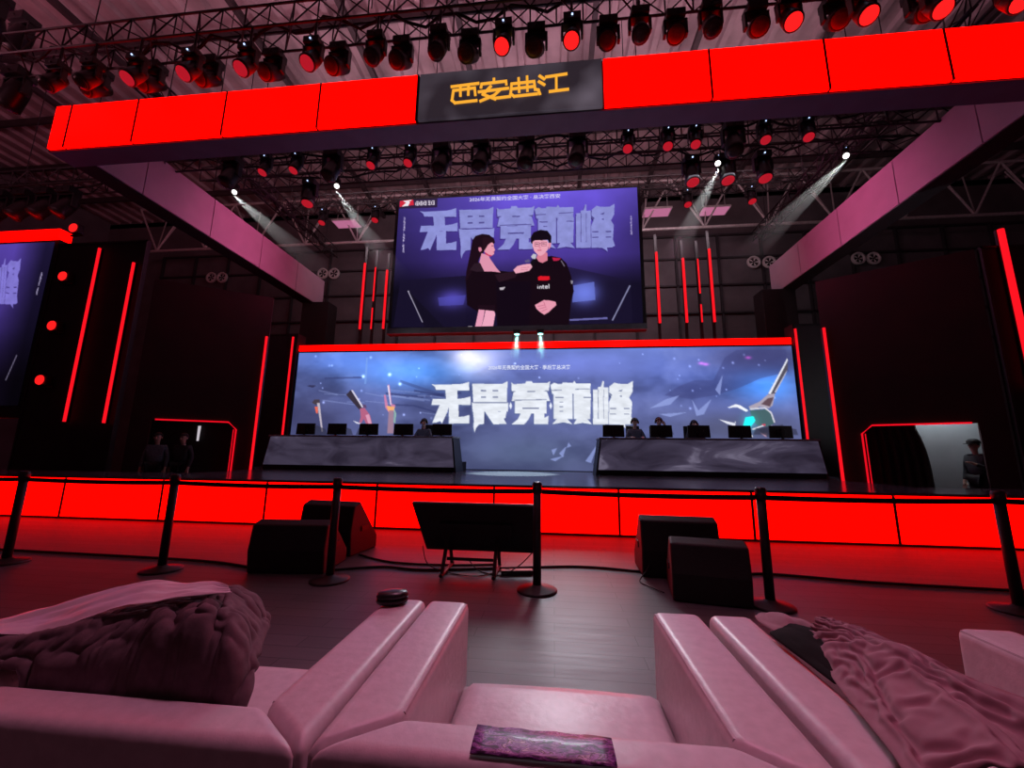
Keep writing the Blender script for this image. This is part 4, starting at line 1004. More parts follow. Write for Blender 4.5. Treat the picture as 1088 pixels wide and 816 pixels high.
# people in the wings
q = local(ra, re, 2.42, 0.5); person('person in dark cap standing at right doorway holding something up', (q.x, q.y, 0), -PI/2+0.2, HAIRB, JERSEY, False, False, True, True)
q = local(la, le, 2.12, -0.42); person('person in dark top standing before the dark left doorway, outer one', (q.x, q.y, 0), 0.5, HAIRB, JERSEYG, False)
q = local(la, le, 1.58, -0.42); person('person in dark top standing before the dark left doorway, inner one', (q.x, q.y, 0), 0.1, HAIRB, JERSEY, False)

# ------------------------------------------------------------------ floor monitors, tv, posts, cables
GRILL = mat('speaker_grille', (0.010, 0.008, 0.009), 0.6, 0, 0.4, 90, 0.2)
CABN = mat('speaker_cabinet', (0.013, 0.010, 0.011), 0.6, 0, 0.3, 60, 0.2)
def wedge(label, loc, rz, w_, dpt, hgt, group):
    t = thing('stage_monitor', label, 'speaker', loc, (0,0,rz), group)
    # side profile: low front lip, sloped grille towards the stage, tall back towards the seats
    pf = [(-dpt/2, 0.0), (dpt/2, 0.0), (dpt/2, hgt*0.25), (dpt*0.05-dpt*0.3, hgt), (-dpt/2+0.02, hgt*0.92), (-dpt/2-0.03, hgt*0.45)]
    MB().prism(pf, 'x', -w_/2, w_/2).build('cabinet', CABN, t, 0.02, 3)
    a = Vector((0, dpt/2, hgt*0.25)); b2 = Vector((0, -dpt*0.25, hgt)); n = Vector((0, (b2-a).z, -(b2-a).y)).normalized()
    if n.z < 0: n = -n
    g = MB(); A = a + (b2-a)*0.06 ; B = a + (b2-a)*0.94
    g.hull8([(-w_/2+0.04,A.y,A.z),(w_/2-0.04,A.y,A.z),(w_/2-0.04,B.y,B.z),(-w_/2+0.04,B.y,B.z)],[(-w_/2+0.04,A.y+n.y*0.015,A.z+n.z*0.015),(w_/2-0.04,A.y+n.y*0.015,A.z+n.z*0.015),(w_/2-0.04,B.y+n.y*0.015,B.z+n.z*0.015),(-w_/2+0.04,B.y+n.y*0.015,B.z+n.z*0.015)])
    g.build('grille', GRILL, t)
    for s in (-1,1):
        MB().box(min(s*w_/2, s*(w_/2+0.012)),max(s*w_/2, s*(w_/2+0.012)),-0.10,0.06,hgt*0.42,hgt*0.52).build('side_handle', BLACK, t)
    return t
wedge('black stage monitor on floor, front one of the left pair', (-3.0, 4.72, 0), 0.10, 0.86, 0.62, 0.56, 'left floor monitors')
wedge('black stage monitor on floor, back one of the left pair', (-2.98, 5.55, 0), -0.12, 0.80, 0.62, 0.68, 'left floor monitors')
wedge('black stage monitor on floor, front one of the right pair', (1.50, 4.40, 0), -0.18, 0.68, 0.62, 0.56, 'right floor monitors')
wedge('black stage monitor on floor, back one of the right pair', (1.42, 5.15, 0), -0.05, 0.84, 0.60, 0.66, 'right floor monitors')
# teleprompter television
tv = thing('floor_television', 'large black television tilted on low floor stand, back to the seats', 'television', (-0.90, 4.72, 0))
TVM = MB(); hw = 0.70
bL, bR, tL, tR = (-hw+0.08,0.18,0.20), (hw-0.02,0.18,0.20), (-hw-0.03,-0.12,0.77), (hw+0.02,-0.12,0.77)
n = Vector((0, 0.57, 0.30)).normalized()
off = lambda p, k: (p[0], p[1]+n.y*k, p[2]+n.z*k)
TVM.hull8([bL, bR, tR, tL], [off(bL,0.045), off(bR,0.045), off(tR,0.045), off(tL,0.045)]).build('housing', PLASTIC, tv, 0.012)
cvm = MB(); c0 = lambda fx, fy: tuple(Vector(bL)*(1-fx)*(1-fy) + Vector(bR)*fx*(1-fy) + Vector(tL)*(1-fx)*fy + Vector(tR)*fx*fy)
qs = [c0(0.2,0.12), c0(0.8,0.12), c0(0.8,0.62), c0(0.2,0.62)]
cvm.hull8([off(q_, -0.035) for q_ in qs], qs).build('back_cover', PLASTIC, tv, 0.01)
cvm = MB(); qs = [c0(0.02,0.03), c0(0.98,0.03), c0(0.98,0.97), c0(0.02,0.97)]
cvm.hull8([off(q_, 0.0455) for q_ in qs], [off(q_, 0.048) for q_ in qs]).build('display', mat('tv_glass', (0.01,0.01,0.012), 0.15, 0, 0.1, 5), tv)
for lx in (-0.33, 0.25):
    MB().tube([(lx,-0.16,0.02),(lx,0.0,0.30),(lx,0.1,0.50)],0.022,8).build('leg', BLACK, tv); MB().tube([(lx,0.30,0.02),(lx,0.22,0.20),(lx,0.04,0.45)],0.022,8).build('leg', BLACK, tv)
    MB().tube([(lx,-0.2,0.02),(lx,0.36,0.02)],0.02,8).build('foot', BLACK, tv)
MB().tube([(-0.33,0.05,0.14),(0.25,0.05,0.14)],0.018,8).build('crossbar', BLACK, tv)
# power strip and cables under it
ps = MB().box(-0.18,0.18,-0.05,0.05,0,0.05).build('power_strip', PLASTIC, None, 0.01); ps.location = (-0.42, 4.78, 0); ps.rotation_euler = (0,0,0.2); tag(ps, 'black power strip on floor below the tilted television', 'power strip')
def cable(pts, label, r=0.012, cat='cable'):
    # smooth the path
    P = [Vector(p) for p in pts]; out = []
    for i in range(len(P)-1):
        p0_, p1_, p2_, p3_ = P[max(i-1,0)], P[i], P[i+1], P[min(i+2,len(P)-1)]
        for k in range(8):
            t = k/8; out.append(0.5*((2*p1_)+(-p0_+p2_)*t+(2*p0_-5*p1_+4*p2_-p3_)*t*t+(-p0_+3*p1_-3*p2_+p3_)*t**3))
    out.append(P[-1])
    for v in out: v.z = max(v.z, r)
    o = MB().tube(out, r, 6).build('cable', CABLE, None, smooth=True); tag(o, label, cat); return o
z_ = 0.012
cable([(-12,4.95,z_),(-9,4.85,z_),(-6.8,4.80,z_),(-4.4,4.72,z_),(-3.5,4.55,z_)], 'black cable along floor from left edge to left floor monitors', 0.016)
cable([(-2.5,4.6,z_),(-2.0,4.80,z_),(-1.5,4.75,z_),(-0.6,4.95,z_),(0.3,5.15,z_),(1.0,5.05,z_)], 'black cable on floor between left monitors and right monitors', 0.014)
cable([(-2.55,5.3,z_),(-2.1,5.05,z_),(-1.7,4.98,z_),(-1.2,5.0,z_),(-0.7,5.1,z_)], 'second black cable from left monitors to tilted television', 0.012)
cable([(1.9,4.6,z_),(2.3,5.15,z_),(3.4,5.0,z_),(4.6,4.93,z_),(7.5,4.8,z_),(11,4.7,z_)], 'black cable along floor from right monitors to right edge', 0.016)
cable([(1.08,4.35,z_),(0.96,4.55,z_),(0.92,4.7,z_),(1.02,4.8,0.1),(1.1,4.9,0.2)], 'thin looped cable at the left foot of right floor monitors', 0.006)
cable([(-1.55,4.85,0.25),(-1.45,4.75,0.08),(-1.2,4.7,z_),(-0.9,4.6,z_),(-0.7,4.72,z_),(-0.5,4.8,0.06)], 'thin tangled cable hanging below the tilted television, left one', 0.006)
cable([(-0.25,4.85,0.22),(-0.4,4.72,0.1),(-0.6,4.68,z_),(-0.85,4.8,z_),(-1.0,4.9,0.1)], 'thin tangled cable hanging below the tilted television, right one', 0.006)

PX = [-8.5,-6.43,-4.40,-2.36,-0.17,1.97,4.17,6.3]; PY = [4.34,4.34,4.34,4.27,4.26,4.15,4.32,4.32]
post0 = None
WH = ['outside the left edge','nearest the left edge','between left edge and left floor monitors','before the left floor monitors','before the tilted television','beside the right floor monitors','at the right edge','outside the right edge']
def make_post():
    t = thing('barrier_post', '', 'barrier post')
    MB().lathe([(0.20,0.0),(0.20,0.014),(0.185,0.024),(0.06,0.045),(0.045,0.06)], 28).build('base', BLACK, t, smooth=True)
    MB().tube([(0,0,0.05),(0,0,0.98)],0.042,14).build('pole', BLACK, t, smooth=True)
    MB().lathe([(0.036,0.94),(0.05,0.945),(0.05,1.035),(0.043,1.055),(0.015,1.06)], 18).build('belt_head', PLASTIC, t, smooth=True)
    return t
for i, (x, y) in enumerate(zip(PX, PY)):
    if i in (0, 7): continue
    lab = 'black retractable barrier post %s' % WH[i]
    if post0 is None: post0 = make_post(); post0.location = (x,y,0); post0['label'] = lab; post0['group'] = 'barrier posts'
    else: dup(post0, (x,y,0), label=lab, group='barrier posts')
BELT = mat('belt_webbing', (0.010, 0.008, 0.009), 0.8, 0, 0.3, 60)
for i in range(7):
    a = Vector((PX[i], PY[i], 0)); b2 = Vector((PX[i+1], PY[i+1], 0)); m = MB(); n_ = 12; e = (b2-a).normalized()
    A = a + e*0.05; B = b2 - e*0.05
    top_, bot_ = [], []
    nn = Vector((-e.y, e.x, 0))*0.0015
    for s_ in (1,-1):
        vs = []
        for k in range(n_+1):
            t = k/n_; p = A.lerp(B, t); sag = -0.012*4*t*(1-t)
            vs.append((m.bm.verts.new((p.x+s_*nn.x, p.y+s_*nn.y, 0.935+sag)), m.bm.verts.new((p.x+s_*nn.x, p.y+s_*nn.y, 0.985+sag))))
        top_.append(vs)
    for vs in top_:
        for k in range(n_): m.bm.faces.new([vs[k][0], vs[k+1][0], vs[k+1][1], vs[k][1]])
    for k in range(n_):
        for j in (0,1): m.bm.faces.new([top_[0][k][j], top_[0][k+1][j], top_[1][k+1][j], top_[1][k][j]])
    o = m.build('barrier_belt', BELT)
    nm_ = [('left of the post nearest left edge'),('right of the post nearest left edge'),('ending at left floor monitors post'),('between left floor monitors and tilted television'),('between tilted television and right floor monitors'),('ending at post on the right edge'),('beyond the post on the right edge')][i]
    tag(o, 'black barrier belt stretched %s' % nm_, 'barrier belt', 'barrier belts')

# ------------------------------------------------------------------ armchairs
def armchair(label, xl, xr, wl, wr, back_m=LEATHER):
    cx = (xl+xr)/2
    t = thing('armchair', label, 'armchair', (cx, 1.0, 0))
    yo, yi, yf, zt = -0.04, 0.095, 0.88, 0.70
    L, Rr = xl-cx, xr-cx
    MB().prism([(L,yo),(L+wl,yi),(L+wl,yf),(L,yf)], 'z', 0.07, zt).build('arm', LEATHER, t, 0.032, 5, True)
    MB().prism([(Rr,yo),(Rr,yf),(Rr-wr,yf),(Rr-wr,yi)], 'z', 0.07, zt).build('arm', LEATHER, t, 0.032, 5, True)
    MB().prism([(L,yo),(Rr,yo),(Rr-wr,yi),(L+wl,yi)], 'z', 0.07, zt).build('backrest', back_m, t, 0.032, 5, True)
    # seat cushion with a soft crown
    s = MB(); nx_, ny_ = 18, 16; x0_, x1_, y0_, y1_ = L+wl+0.004, Rr-wr-0.004, yi+0.01, 0.80
    V_ = {}
    for i in range(nx_+1):
        for j in range(ny_+1):
            fu, fv = i/nx_, j/ny_
            ed = min(fu, 1-fu, fv, 1-fv)
            z = 0.435 + 0.03*(1-(2*fu-1)**2)*(1-(2*fv-1)**2) - 0.035*max(0, 1-ed/0.06)**2
            V_[i,j] = s.bm.verts.new((x0_+(x1_-x0_)*fu, y0_+(y1_-y0_)*fv, z))
    bt = {}
    for i in range(nx_+1):
        for j in range(ny_+1):
            if i in (0,nx_) or j in (0,ny_): bt[i,j] = s.bm.verts.new((V_[i,j].co.x, V_[i,j].co.y, 0.28))
    for i in range(nx_):
        for j in range(ny_): s.bm.faces.new([V_[i,j],V_[i+1,j],V_[i+1,j+1],V_[i,j+1]])
    for i in range(nx_):
        for j in (0,ny_): s.bm.faces.new([V_[i,j],V_[i+1,j],bt[i+1,j],bt[i,j]])
    for j in range(ny_):
        for i in (0,nx_): s.bm.faces.new([V_[i,j],V_[i,j+1],bt[i,j+1],bt[i,j]])
    s.build('seat_cushion', LEATHER, t, smooth=True)
    MB().box(L+wl,Rr-wr,yi,0.79,0.08,0.275).build('seat_base', LEATHER, t, 0.01)
    # piping along the arm tops and the mitre seams
    for xx in (L+wl-0.012, Rr-wr+0.012): MB().tube([(xx, yi+0.02, zt-0.012),(xx, yf-0.02, zt-0.012)], 0.006, 6).build('piping', LEATHD, t)
    for sx in (L+0.06, Rr-0.06):
        for sy in (yo+0.08, yf-0.06): MB().tube([(sx,sy,0),(sx,sy,0.075)],0.022,10).build('foot', BLACK, t)
    return t
armchair('pale leather armchair in the middle with a purple printed sheet on its back', -0.558, 0.605, 0.185, 0.195)
armchair('pale leather armchair on the left under a heap of dark clothes', -1.72, -0.568, 0.185, 0.185)
armchair('pale leather armchair on the right with a puffer jacket over it', 0.635, 1.775, 0.17, 0.21)
# printed sheet on the middle back
SHEET = bpy.data.materials.new('purple_print'); SHEET.use_nodes = True
nt = SHEET.node_tree; b = nt.nodes['Principled BSDF']; b.inputs['Roughness'].default_value = 0.45; b.inputs['Coat Weight'].default_value = 0.1
tc = nt.nodes.new('ShaderNodeTexCoord'); mp = nt.nodes.new('ShaderNodeMapping'); mp.inputs['Scale'].default_value = (9, 26, 26)
nz = nt.nodes.new('ShaderNodeTexNoise'); nz.inputs['Scale'].default_value = 2.4; nz.inputs['Detail'].default_value = 6; nz.inputs['Distortion'].default_value = 2.0
rp = nt.nodes.new('ShaderNodeValToRGB'); rp.color_ramp.interpolation = 'CONSTANT'
rp.color_ramp.elements[0].position = 0.0; rp.color_ramp.elements[0].color = (*rgb(52, 20, 60), 1)
rp.color_ramp.elements[1].position = 0.44; rp.color_ramp.elements[1].color = (*rgb(120, 60, 140), 1)
for p_, c_ in ((0.52, (176, 120, 190)), (0.58, (90, 30, 80)), (0.64, (205, 170, 200))):
    el = rp.color_ramp.elements.new(p_); el.color = (*rgb(*c_), 1)
nt.links.new(tc.outputs['Object'], mp.inputs['Vector']); nt.links.new(mp.outputs['Vector'], nz.inputs['Vector']); nt.links.new(nz.outputs['Fac'], rp.inputs['Fac']); nt.links.new(rp.outputs['Color'], b.inputs['Base Color'])
sh = MB(); gr = []
prof_ = [(1.078,0.694),(1.068,0.704),(1.03,0.7075),(1.01,0.7075),(0.99,0.7068),(0.978,0.704)]
for k, (yy, zz) in enumerate(prof_):
    gr.append([sh.bm.verts.new((-0.185+0.315*i/12, yy-0.004*i/12, zz+0.0015*math.sin(i*1.9+k))) for i in range(13)])
for A, B in zip(gr, gr[1:]):
    for i in range(12): sh.bm.faces.new([A[i],A[i+1],B[i+1],B[i]])
so = sh.build('printed_sheet', SHEET, None, smooth=True); sd_ = so.modifiers.new('thick','SOLIDIFY'); sd_.thickness = 0.0015; sd_.offset = 1
tag(so, 'glossy purple printed sheet stuck over the middle armchair back', 'sheet')
# small black case on the left arm
ph = thing('earphone_case', 'small black rounded case resting on the arm left of the middle armchair', 'case', (-0.70, 1.80, 0.701), (0,0,0.35))
MB().lathe([(0.045,0.0),(0.062,0.006),(0.066,0.016),(0.062,0.026)], 24).xf(Matrix.Diagonal((1.05,0.72,1,1))).build('lower_shell', PLASTIC, ph, smooth=True)
MB().lathe([(0.062,0.0275),(0.066,0.034),(0.056,0.048),(0.02,0.053)], 24).xf(Matrix.Diagonal((1.05,0.72,1,1))).build('lid', PLASTIC, ph, smooth=True)

# ------------------------------------------------------------------ cloth: jacket, heap, paper
def cloth(name, rows_, m, label=None, cat=None, thick=0.008, sub=1, parent=None):
    ny_, nx_ = rows_.shape[:2]
    me = bpy.data.meshes.new(name)
    idx = np.arange(ny_*nx_).reshape(ny_, nx_)
    q = np.stack([idx[:-1,:-1], idx[:-1,1:], idx[1:,1:], idx[1:,:-1]], -1).reshape(-1, 4)
    me.from_pydata(rows_.reshape(-1,3).tolist(), [], q.tolist()); me.materials.append(m)
    for p in me.polygons: p.use_smooth = True
    o = bpy.data.objects.new(name, me); COL.objects.link(o)
    s_ = o.modifiers.new('thick','SOLIDIFY'); s_.thickness = thick; s_.offset = -1
    if sub: su = o.modifiers.new('sub','SUBSURF'); su.levels = sub; su.render_levels = sub
    if label: tag(o, label, cat)
    if parent: o.parent = parent
    return o
def interp_curve(P, n):
    P = np.array(P, float); t = np.r_[0, np.cumsum(np.linalg.norm(np.diff(P, axis=0), axis=1))]; t /= t[-1]
    tt = np.linspace(0, 1, n); o = np.stack([np.interp(tt, t, P[:,k]) for k in range(3)], -1)
    for _ in range(3): o[1:-1] = (o[:-2] + 2*o[1:-1] + o[2:])/4
    return o
def tmp_box(x0,x1,y0,y1,z0,z1):
    o = MB().box(x0,x1,y0,y1,z0,z1).build('support', BLACKM); return o
def tmp_blob(c, r, rz=0.0):
    me = bpy.data.meshes.new('support'); bm2 = bmesh.new(); bmesh.ops.create_icosphere(bm2, subdivisions=3, radius=1.0)
    bmesh.ops.transform(bm2, matrix=Matrix.Translation(c) @ Matrix.Rotation(rz, 4, 'Z') @ Matrix.Diagonal((*r, 1)), verts=bm2.verts)
    bm2.to_mesh(me); bm2.free(); o = bpy.data.objects.new('support', me); COL.objects.link(o); return o
def drape(name, rows_, sup, frames, shrink, m, parent, stiff=8.0, bend=0.3, thick=0.01, sub=1, off=(0,0,0), pins=None):
    # let a sheet fall over the chair and the things under it, keep the settled shape as a plain mesh
    ny_, nx_ = rows_.shape[:2]
    me = bpy.data.meshes.new(name); idx = np.arange(ny_*nx_).reshape(ny_, nx_)
    q = np.stack([idx[:-1,:-1], idx[:-1,1:], idx[1:,1:], idx[1:,:-1]], -1).reshape(-1, 4)
    me.from_pydata(rows_.reshape(-1,3).tolist(), [], q.tolist())
    o = bpy.data.objects.new(name, me); COL.objects.link(o)
    for b_ in sup:
        c = b_.modifiers.new('c', 'COLLISION'); b_.collision.thickness_outer = 0.008; b_.collision.cloth_friction = 40
    cm = o.modifiers.new('cloth', 'CLOTH'); st = cm.settings
    st.quality = 6; st.mass = 0.35; st.tension_stiffness = stiff; st.compression_stiffness = stiff; st.shear_stiffness = stiff*0.5; st.bending_stiffness = bend; st.air_damping = 2.0
    st.shrink_min = shrink
    if pins is not None:
        vg = o.vertex_groups.new(name='pin'); vg.add([int(q_) for q_ in pins], 1.0, 'REPLACE'); st.vertex_group_mass = 'pin'
    cm.collision_settings.use_self_collision = True; cm.collision_settings.self_distance_min = 0.008; cm.collision_settings.distance_min = 0.006; cm.collision_settings.collision_quality = 3
    cm.point_cache.frame_start = 1; cm.point_cache.frame_end = frames + 1
    for f in range(1, frames + 1): SC.frame_set(f)
    dg = bpy.context.evaluated_depsgraph_get(); m2 = bpy.data.meshes.new_from_object(o.evaluated_get(dg))
    bpy.data.objects.remove(o)
    for b_ in sup: bpy.data.objects.remove(b_)
    SC.frame_set(1)
    m2.name = name; m2.materials.clear(); m2.materials.append(m)
    for v in m2.vertices: v.co = v.co - Vector(off)
    for p in m2.polygons: p.use_smooth = True
    o = bpy.data.objects.new(name, m2); COL.objects.link(o)
    s_ = o.modifiers.new('thick','SOLIDIFY'); s_.thickness = thick; s_.offset = 1
    if sub: su = o.modifiers.new('sub','SUBSURF'); su.levels = sub; su.render_levels = sub
    if parent: o.parent = parent
    return o
def quad_grid(a, b2, c, d2, nu, nv, wob=0.0, seed=1):
    a, b2, c, d2 = [np.array(p, float) for p in (a, b2, c, d2)]
    U_ = np.linspace(0,1,nu)[:,None,None]; V_ = np.linspace(0,1,nv)[None,:,None]
    g = (a*(1-U_)+b2*U_)*(1-V_) + (d2*(1-U_)+c*U_)*V_
    if wob: g[...,2] += wob*(fbm(nv, nu, (5,5), seed, 3)-0.5)
    return g
JACK = mat('puffer_fabric', (0.33, 0.19, 0.22), 0.8, 0, 0.10, 12, 0.1, 0.2)
LIN = mat('jacket_lining', (0.008, 0.004, 0.005), 0.9, 0, 0.2, 20, 0.0, 0.15)
FLE = mat('dark_fleece', (0.15, 0.095, 0.11), 0.9, 0, 0.2, 25, 0.3)
PAP = mat('white_film', (0.80, 0.66, 0.72), 0.3, 0, 0.06, 10)
def right_chair(): return [tmp_box(0.635,0.805,0.96,1.88,0,0.70), tmp_box(1.565,1.775,0.96,1.88,0,0.70), tmp_box(0.635,1.775,0.96,1.095,0,0.70), tmp_box(0.8,1.57,1.09,1.80,0,0.45), tmp_box(-1,3,0.2,2.8,-0.2,0.0)]
def left_chair(): return [tmp_box(-1.72,-1.535,0.96,1.88,0,0.70), tmp_box(-0.753,-0.568,0.96,1.88,0,0.70), tmp_box(-1.72,-0.568,0.96,1.095,0,0.70), tmp_box(-1.54,-0.75,1.09,1.80,0,0.45), tmp_box(-3,1,0.2,2.8,-0.2,0.0)]
def ridges(X, Y, segs):
    # sum of soft folds along poly-lines: (points, height, width)
    out = np.zeros(np.broadcast(X, Y).shape)
    for pts, amp, wd in segs:
        best = np.full(out.shape, 9.0)
        for (xa, ya), (xb, yb) in zip(pts, pts[1:]):
            dx, dy = xb-xa, yb-ya; t = np.clip(((X-xa)*dx + (Y-ya)*dy)/(dx*dx+dy*dy), 0, 1)
            best = np.minimum(best, np.hypot(X-xa-t*dx, Y-ya-t*dy))
        out += amp*np.exp(-(best/wd)**1.5)
    return out
def solid_support(rows_, drop):
    r = rows_.copy(); r[...,2] -= drop
    me = bpy.data.meshes.new('support'); ny_, nx_ = r.shape[:2]; idx = np.arange(ny_*nx_).reshape(ny_, nx_)
    q = np.stack([idx[:-1,:-1], idx[:-1,1:], idx[1:,1:], idx[1:,:-1]], -1).reshape(-1, 4)
    me.from_pydata(r.reshape(-1,3).tolist(), [], q.tolist()); bm2 = bmesh.new(); bm2.from_mesh(me); bmesh.ops.recalc_face_normals(bm2, faces=bm2.faces)
    if sum(f.normal.z for f in bm2.faces) < 0: bmesh.ops.reverse_faces(bm2, faces=bm2.faces)
    bm2.to_mesh(me); bm2.free()
    o = bpy.data.objects.new('support', me); COL.objects.link(o); return o
jk = thing('puffer_jacket', 'dusty pink puffer jacket thrown across the right armchair', 'jacket', (1.0, 1.4, 0))
J0 = (1.0, 1.4, 0); nu, nv = 70, 54
JL = interp_curve([(0.87,1.60,0.715),(0.825,1.48,0.717),(0.785,1.34,0.717),(0.75,1.20,0.717),(0.715,1.05,0.717),(0.68,0.92,0.70)], nu)
JR = interp_curve([(0.925,1.61,0.77),(1.0,1.48,0.785),(1.02,1.31,0.79),(1.01,1.16,0.79),(1.01,1.05,0.79),(1.01,0.90,0.77)], nu)
JS = interp_curve([(0.98,1.63,0.62),(1.16,1.50,0.50),(1.30,1.36,0.50),(1.38,1.22,0.58),(1.42,1.06,0.715),(1.42,0.90,0.70)], nu)
U_ = np.linspace(0,1,nu)[:,None]; V_ = np.linspace(0,1,nv)[None,:]
va = np.clip(V_/0.6, 0, 1)[...,None]; vb = np.clip((V_-0.6)/0.4, 0, 1)[...,None]
G = (JL[:,None]*(1-va) + JR[:,None]*va)*(1-vb) + JS[:,None]*vb
G[...,2] += 0.030*np.sin(np.pi*va[...,0])*(V_ < 0.6) + 0.05*np.sin(np.pi*vb[...,0])
G[...,2] += ridges(U_, V_*0.6, [([(0,.22),(.3,.30),(.8,.38)],.022,.05),([(.22,.05),(.36,.2),(.62,.3),(1,.35)],.030,.045),([(.42,.2),(.62,.12),(1,.05)],-.030,.035),([(.45,.22),(.75,.2),(1,.18)],.028,.05),([(.1,.1),(.22,.2)],.015,.03),([(.18,.06),(.3,.16)],-.014,.025),([(.55,.3),(1,.27)],-.016,.04)])*np.clip(np.sin(np.pi*np.clip(V_,0,.999))*3,0,1)
drape('shell', G + np.array([0,0,0.012]), [solid_support(G, 0.012)] + right_chair(), 14, -0.028, JACK, jk, 14, 5.0, 0.010, 1, J0, [k_*nv for k_ in range(nu)] + [k_*nv + 1 for k_ in range(nu)])
vv = np.linspace(0,1,16)[None,:,None]
def patch(name, A, B, m, bulge, wob, seed, n=30):
    A = interp_curve(A, n); B = interp_curve(B, n); g = A[:,None]*(1-vv) + B[:,None]*vv; nn_ = fbm(16, n, (5,3), seed, 3)
    g[...,2] += bulge*np.sin(np.pi*vv[...,0])*np.sin(np.pi*np.linspace(0.06,0.97,n))[:,None] + wob*(nn_-0.5)*np.clip(np.sin(np.pi*vv[...,0])*2,0,1)
    return cloth(name, g - np.array(J0), m, None, None, 0.010, 1, jk)
patch('sleeve', [(0.80,1.83,0.715),(0.785,1.76,0.715),(0.80,1.66,0.715),(0.86,1.54,0.72)], [(0.93,1.85,0.69),(0.945,1.76,0.71),(0.945,1.66,0.73),(0.925,1.56,0.76)], JACK, 0.030, 0.05, 62)
patch('dark_lining', [(0.775,1.66,0.714),(0.775,1.58,0.714),(0.785,1.46,0.714),(0.79,1.34,0.714)], [(0.90,1.68,0.755),(0.92,1.60,0.76),(0.90,1.48,0.745),(0.86,1.32,0.735)], LIN, 0.022, 0.02, 63)
HEAP0 = (-1.2, 1.3, 0)
hp = thing('clothes_heap', 'crumpled heap of dark fleece clothes on the left armchair', 'clothes', HEAP0)
nx_, ny_ = 110, 56
xs = np.linspace(-1.86, -0.80, nx_)[None,:]; ys = np.linspace(1.105, 1.50, ny_)[:,None]
zt_ = np.interp(xs[0], [-1.86,-1.75,-1.6,-1.4,-1.25,-1.15,-1.0,-0.93,-0.88,-0.84,-0.80], [.715,.718,.735,.79,.82,.835,.862,.855,.80,.735,.712])[None,:]
yp = np.interp(ys[:,0], [1.105,1.115,1.135,1.19,1.34,1.50], [0.0,0.45,0.82,1.0,1.06,0.45])[:,None]
Z = 0.57 + (zt_+0.004-0.57)*yp
fd_ = ridges(xs, ys - 0.045, [([(-1.74,1.11),(-1.45,1.14),(-1.2,1.19)],.050,.030),([(-1.5,1.06),(-1.28,1.09)],.022,.025),([(-1.22,1.20),(-1.12,1.12),(-1.06,1.055)],.050,.022),([(-1.15,1.24),(-1.05,1.16),(-1.0,1.06)],.040,.020),([(-1.02,1.26),(-1.0,1.17),(-0.975,1.06)],.050,.024),([(-0.93,1.24),(-0.905,1.15),(-0.87,1.06)],.048,.022),([(-1.35,1.10),(-1.12,1.06)],-.02,.03)])
fd_ = fd_*np.clip((1.235-ys)/0.07, 0.15, 1)
inner = np.clip(np.minimum(np.minimum((xs+1.86)*9, (-0.80-xs)*12), (ys-1.105)*26+0.25), 0, 1)
Z = np.maximum(Z + (fd_ - 0.016)*inner, np.where(xs < -1.50, 0.712, 0.47) + 0*ys)
fx_ = np.clip((xs+1.86)/1.06, 0, 1)
G5 = np.stack([xs - (ys-1.105)*0.5*fx_**1.5, ys + 0*xs, Z], -1)
drape('fleece', G5 + np.array([0,0,0.010]), [solid_support(G5, 0.008)] + left_chair(), 14, -0.06, FLE, hp, 12, 2.5, 0.012, 1, HEAP0, [k_ for k_ in range(0, nx_)])
n7 = fbm(30, 44, (4,7), 81, 4)
A_ = interp_curve([(-1.98,1.34,0.735),(-1.72,1.36,0.795),(-1.50,1.37,0.862),(-1.38,1.36,0.888),(-1.28,1.34,0.885),(-1.15,1.33,0.905),(-1.03,1.25,0.915)], 44); B_ = interp_curve([(-1.80,1.19,0.745),(-1.60,1.19,0.768),(-1.45,1.19,0.818),(-1.26,1.19,0.870),(-1.11,1.19,0.900),(-0.97,1.20,0.908)], 44)
vv = np.linspace(0,1,30)[None,:,None]
G4 = A_[:,None,:]*(1-vv) + B_[:,None,:]*vv
G4[...,2] += 0.022*(n7-0.5) + 0.006*np.abs(np.sin(8*vv[...,0] + np.linspace(0,4,44)[:,None])) + 0.010
cloth('paper_sheet', G4, PAP, 'crumpled white sheet lying on top of the dark clothes heap', 'sheet', 0.002, 1)

# ------------------------------------------------------------------ lamps and added fill lights
def area(name, loc, tgt, e, col, sx, sy=None, spread=None):
    l = bpy.data.lights.new(name, 'AREA'); l.energy = e; l.color = col; l.size = sx
    if sy: l.shape = 'RECTANGLE'; l.size_y = sy
    if spread: l.spread = spread
    o = bpy.data.objects.new(name, l); COL.objects.link(o); o.location = loc
    o.rotation_euler = (Vector(tgt)-Vector(loc)).to_track_quat('-Z','Y').to_euler(); return o
def spot(name, loc, tgt, e, col, ang, blend=0.3, r=0.05):
    l = bpy.data.lights.new(name, 'SPOT'); l.energy = e; l.color = col; l.spot_size = ang; l.spot_blend = blend; l.shadow_soft_size = r
    o = bpy.data.objects.new(name, l); COL.objects.link(o); o.location = loc
    o.rotation_euler = (Vector(tgt)-Vector(loc)).to_track_quat('-Z','Y').to_euler(); return o
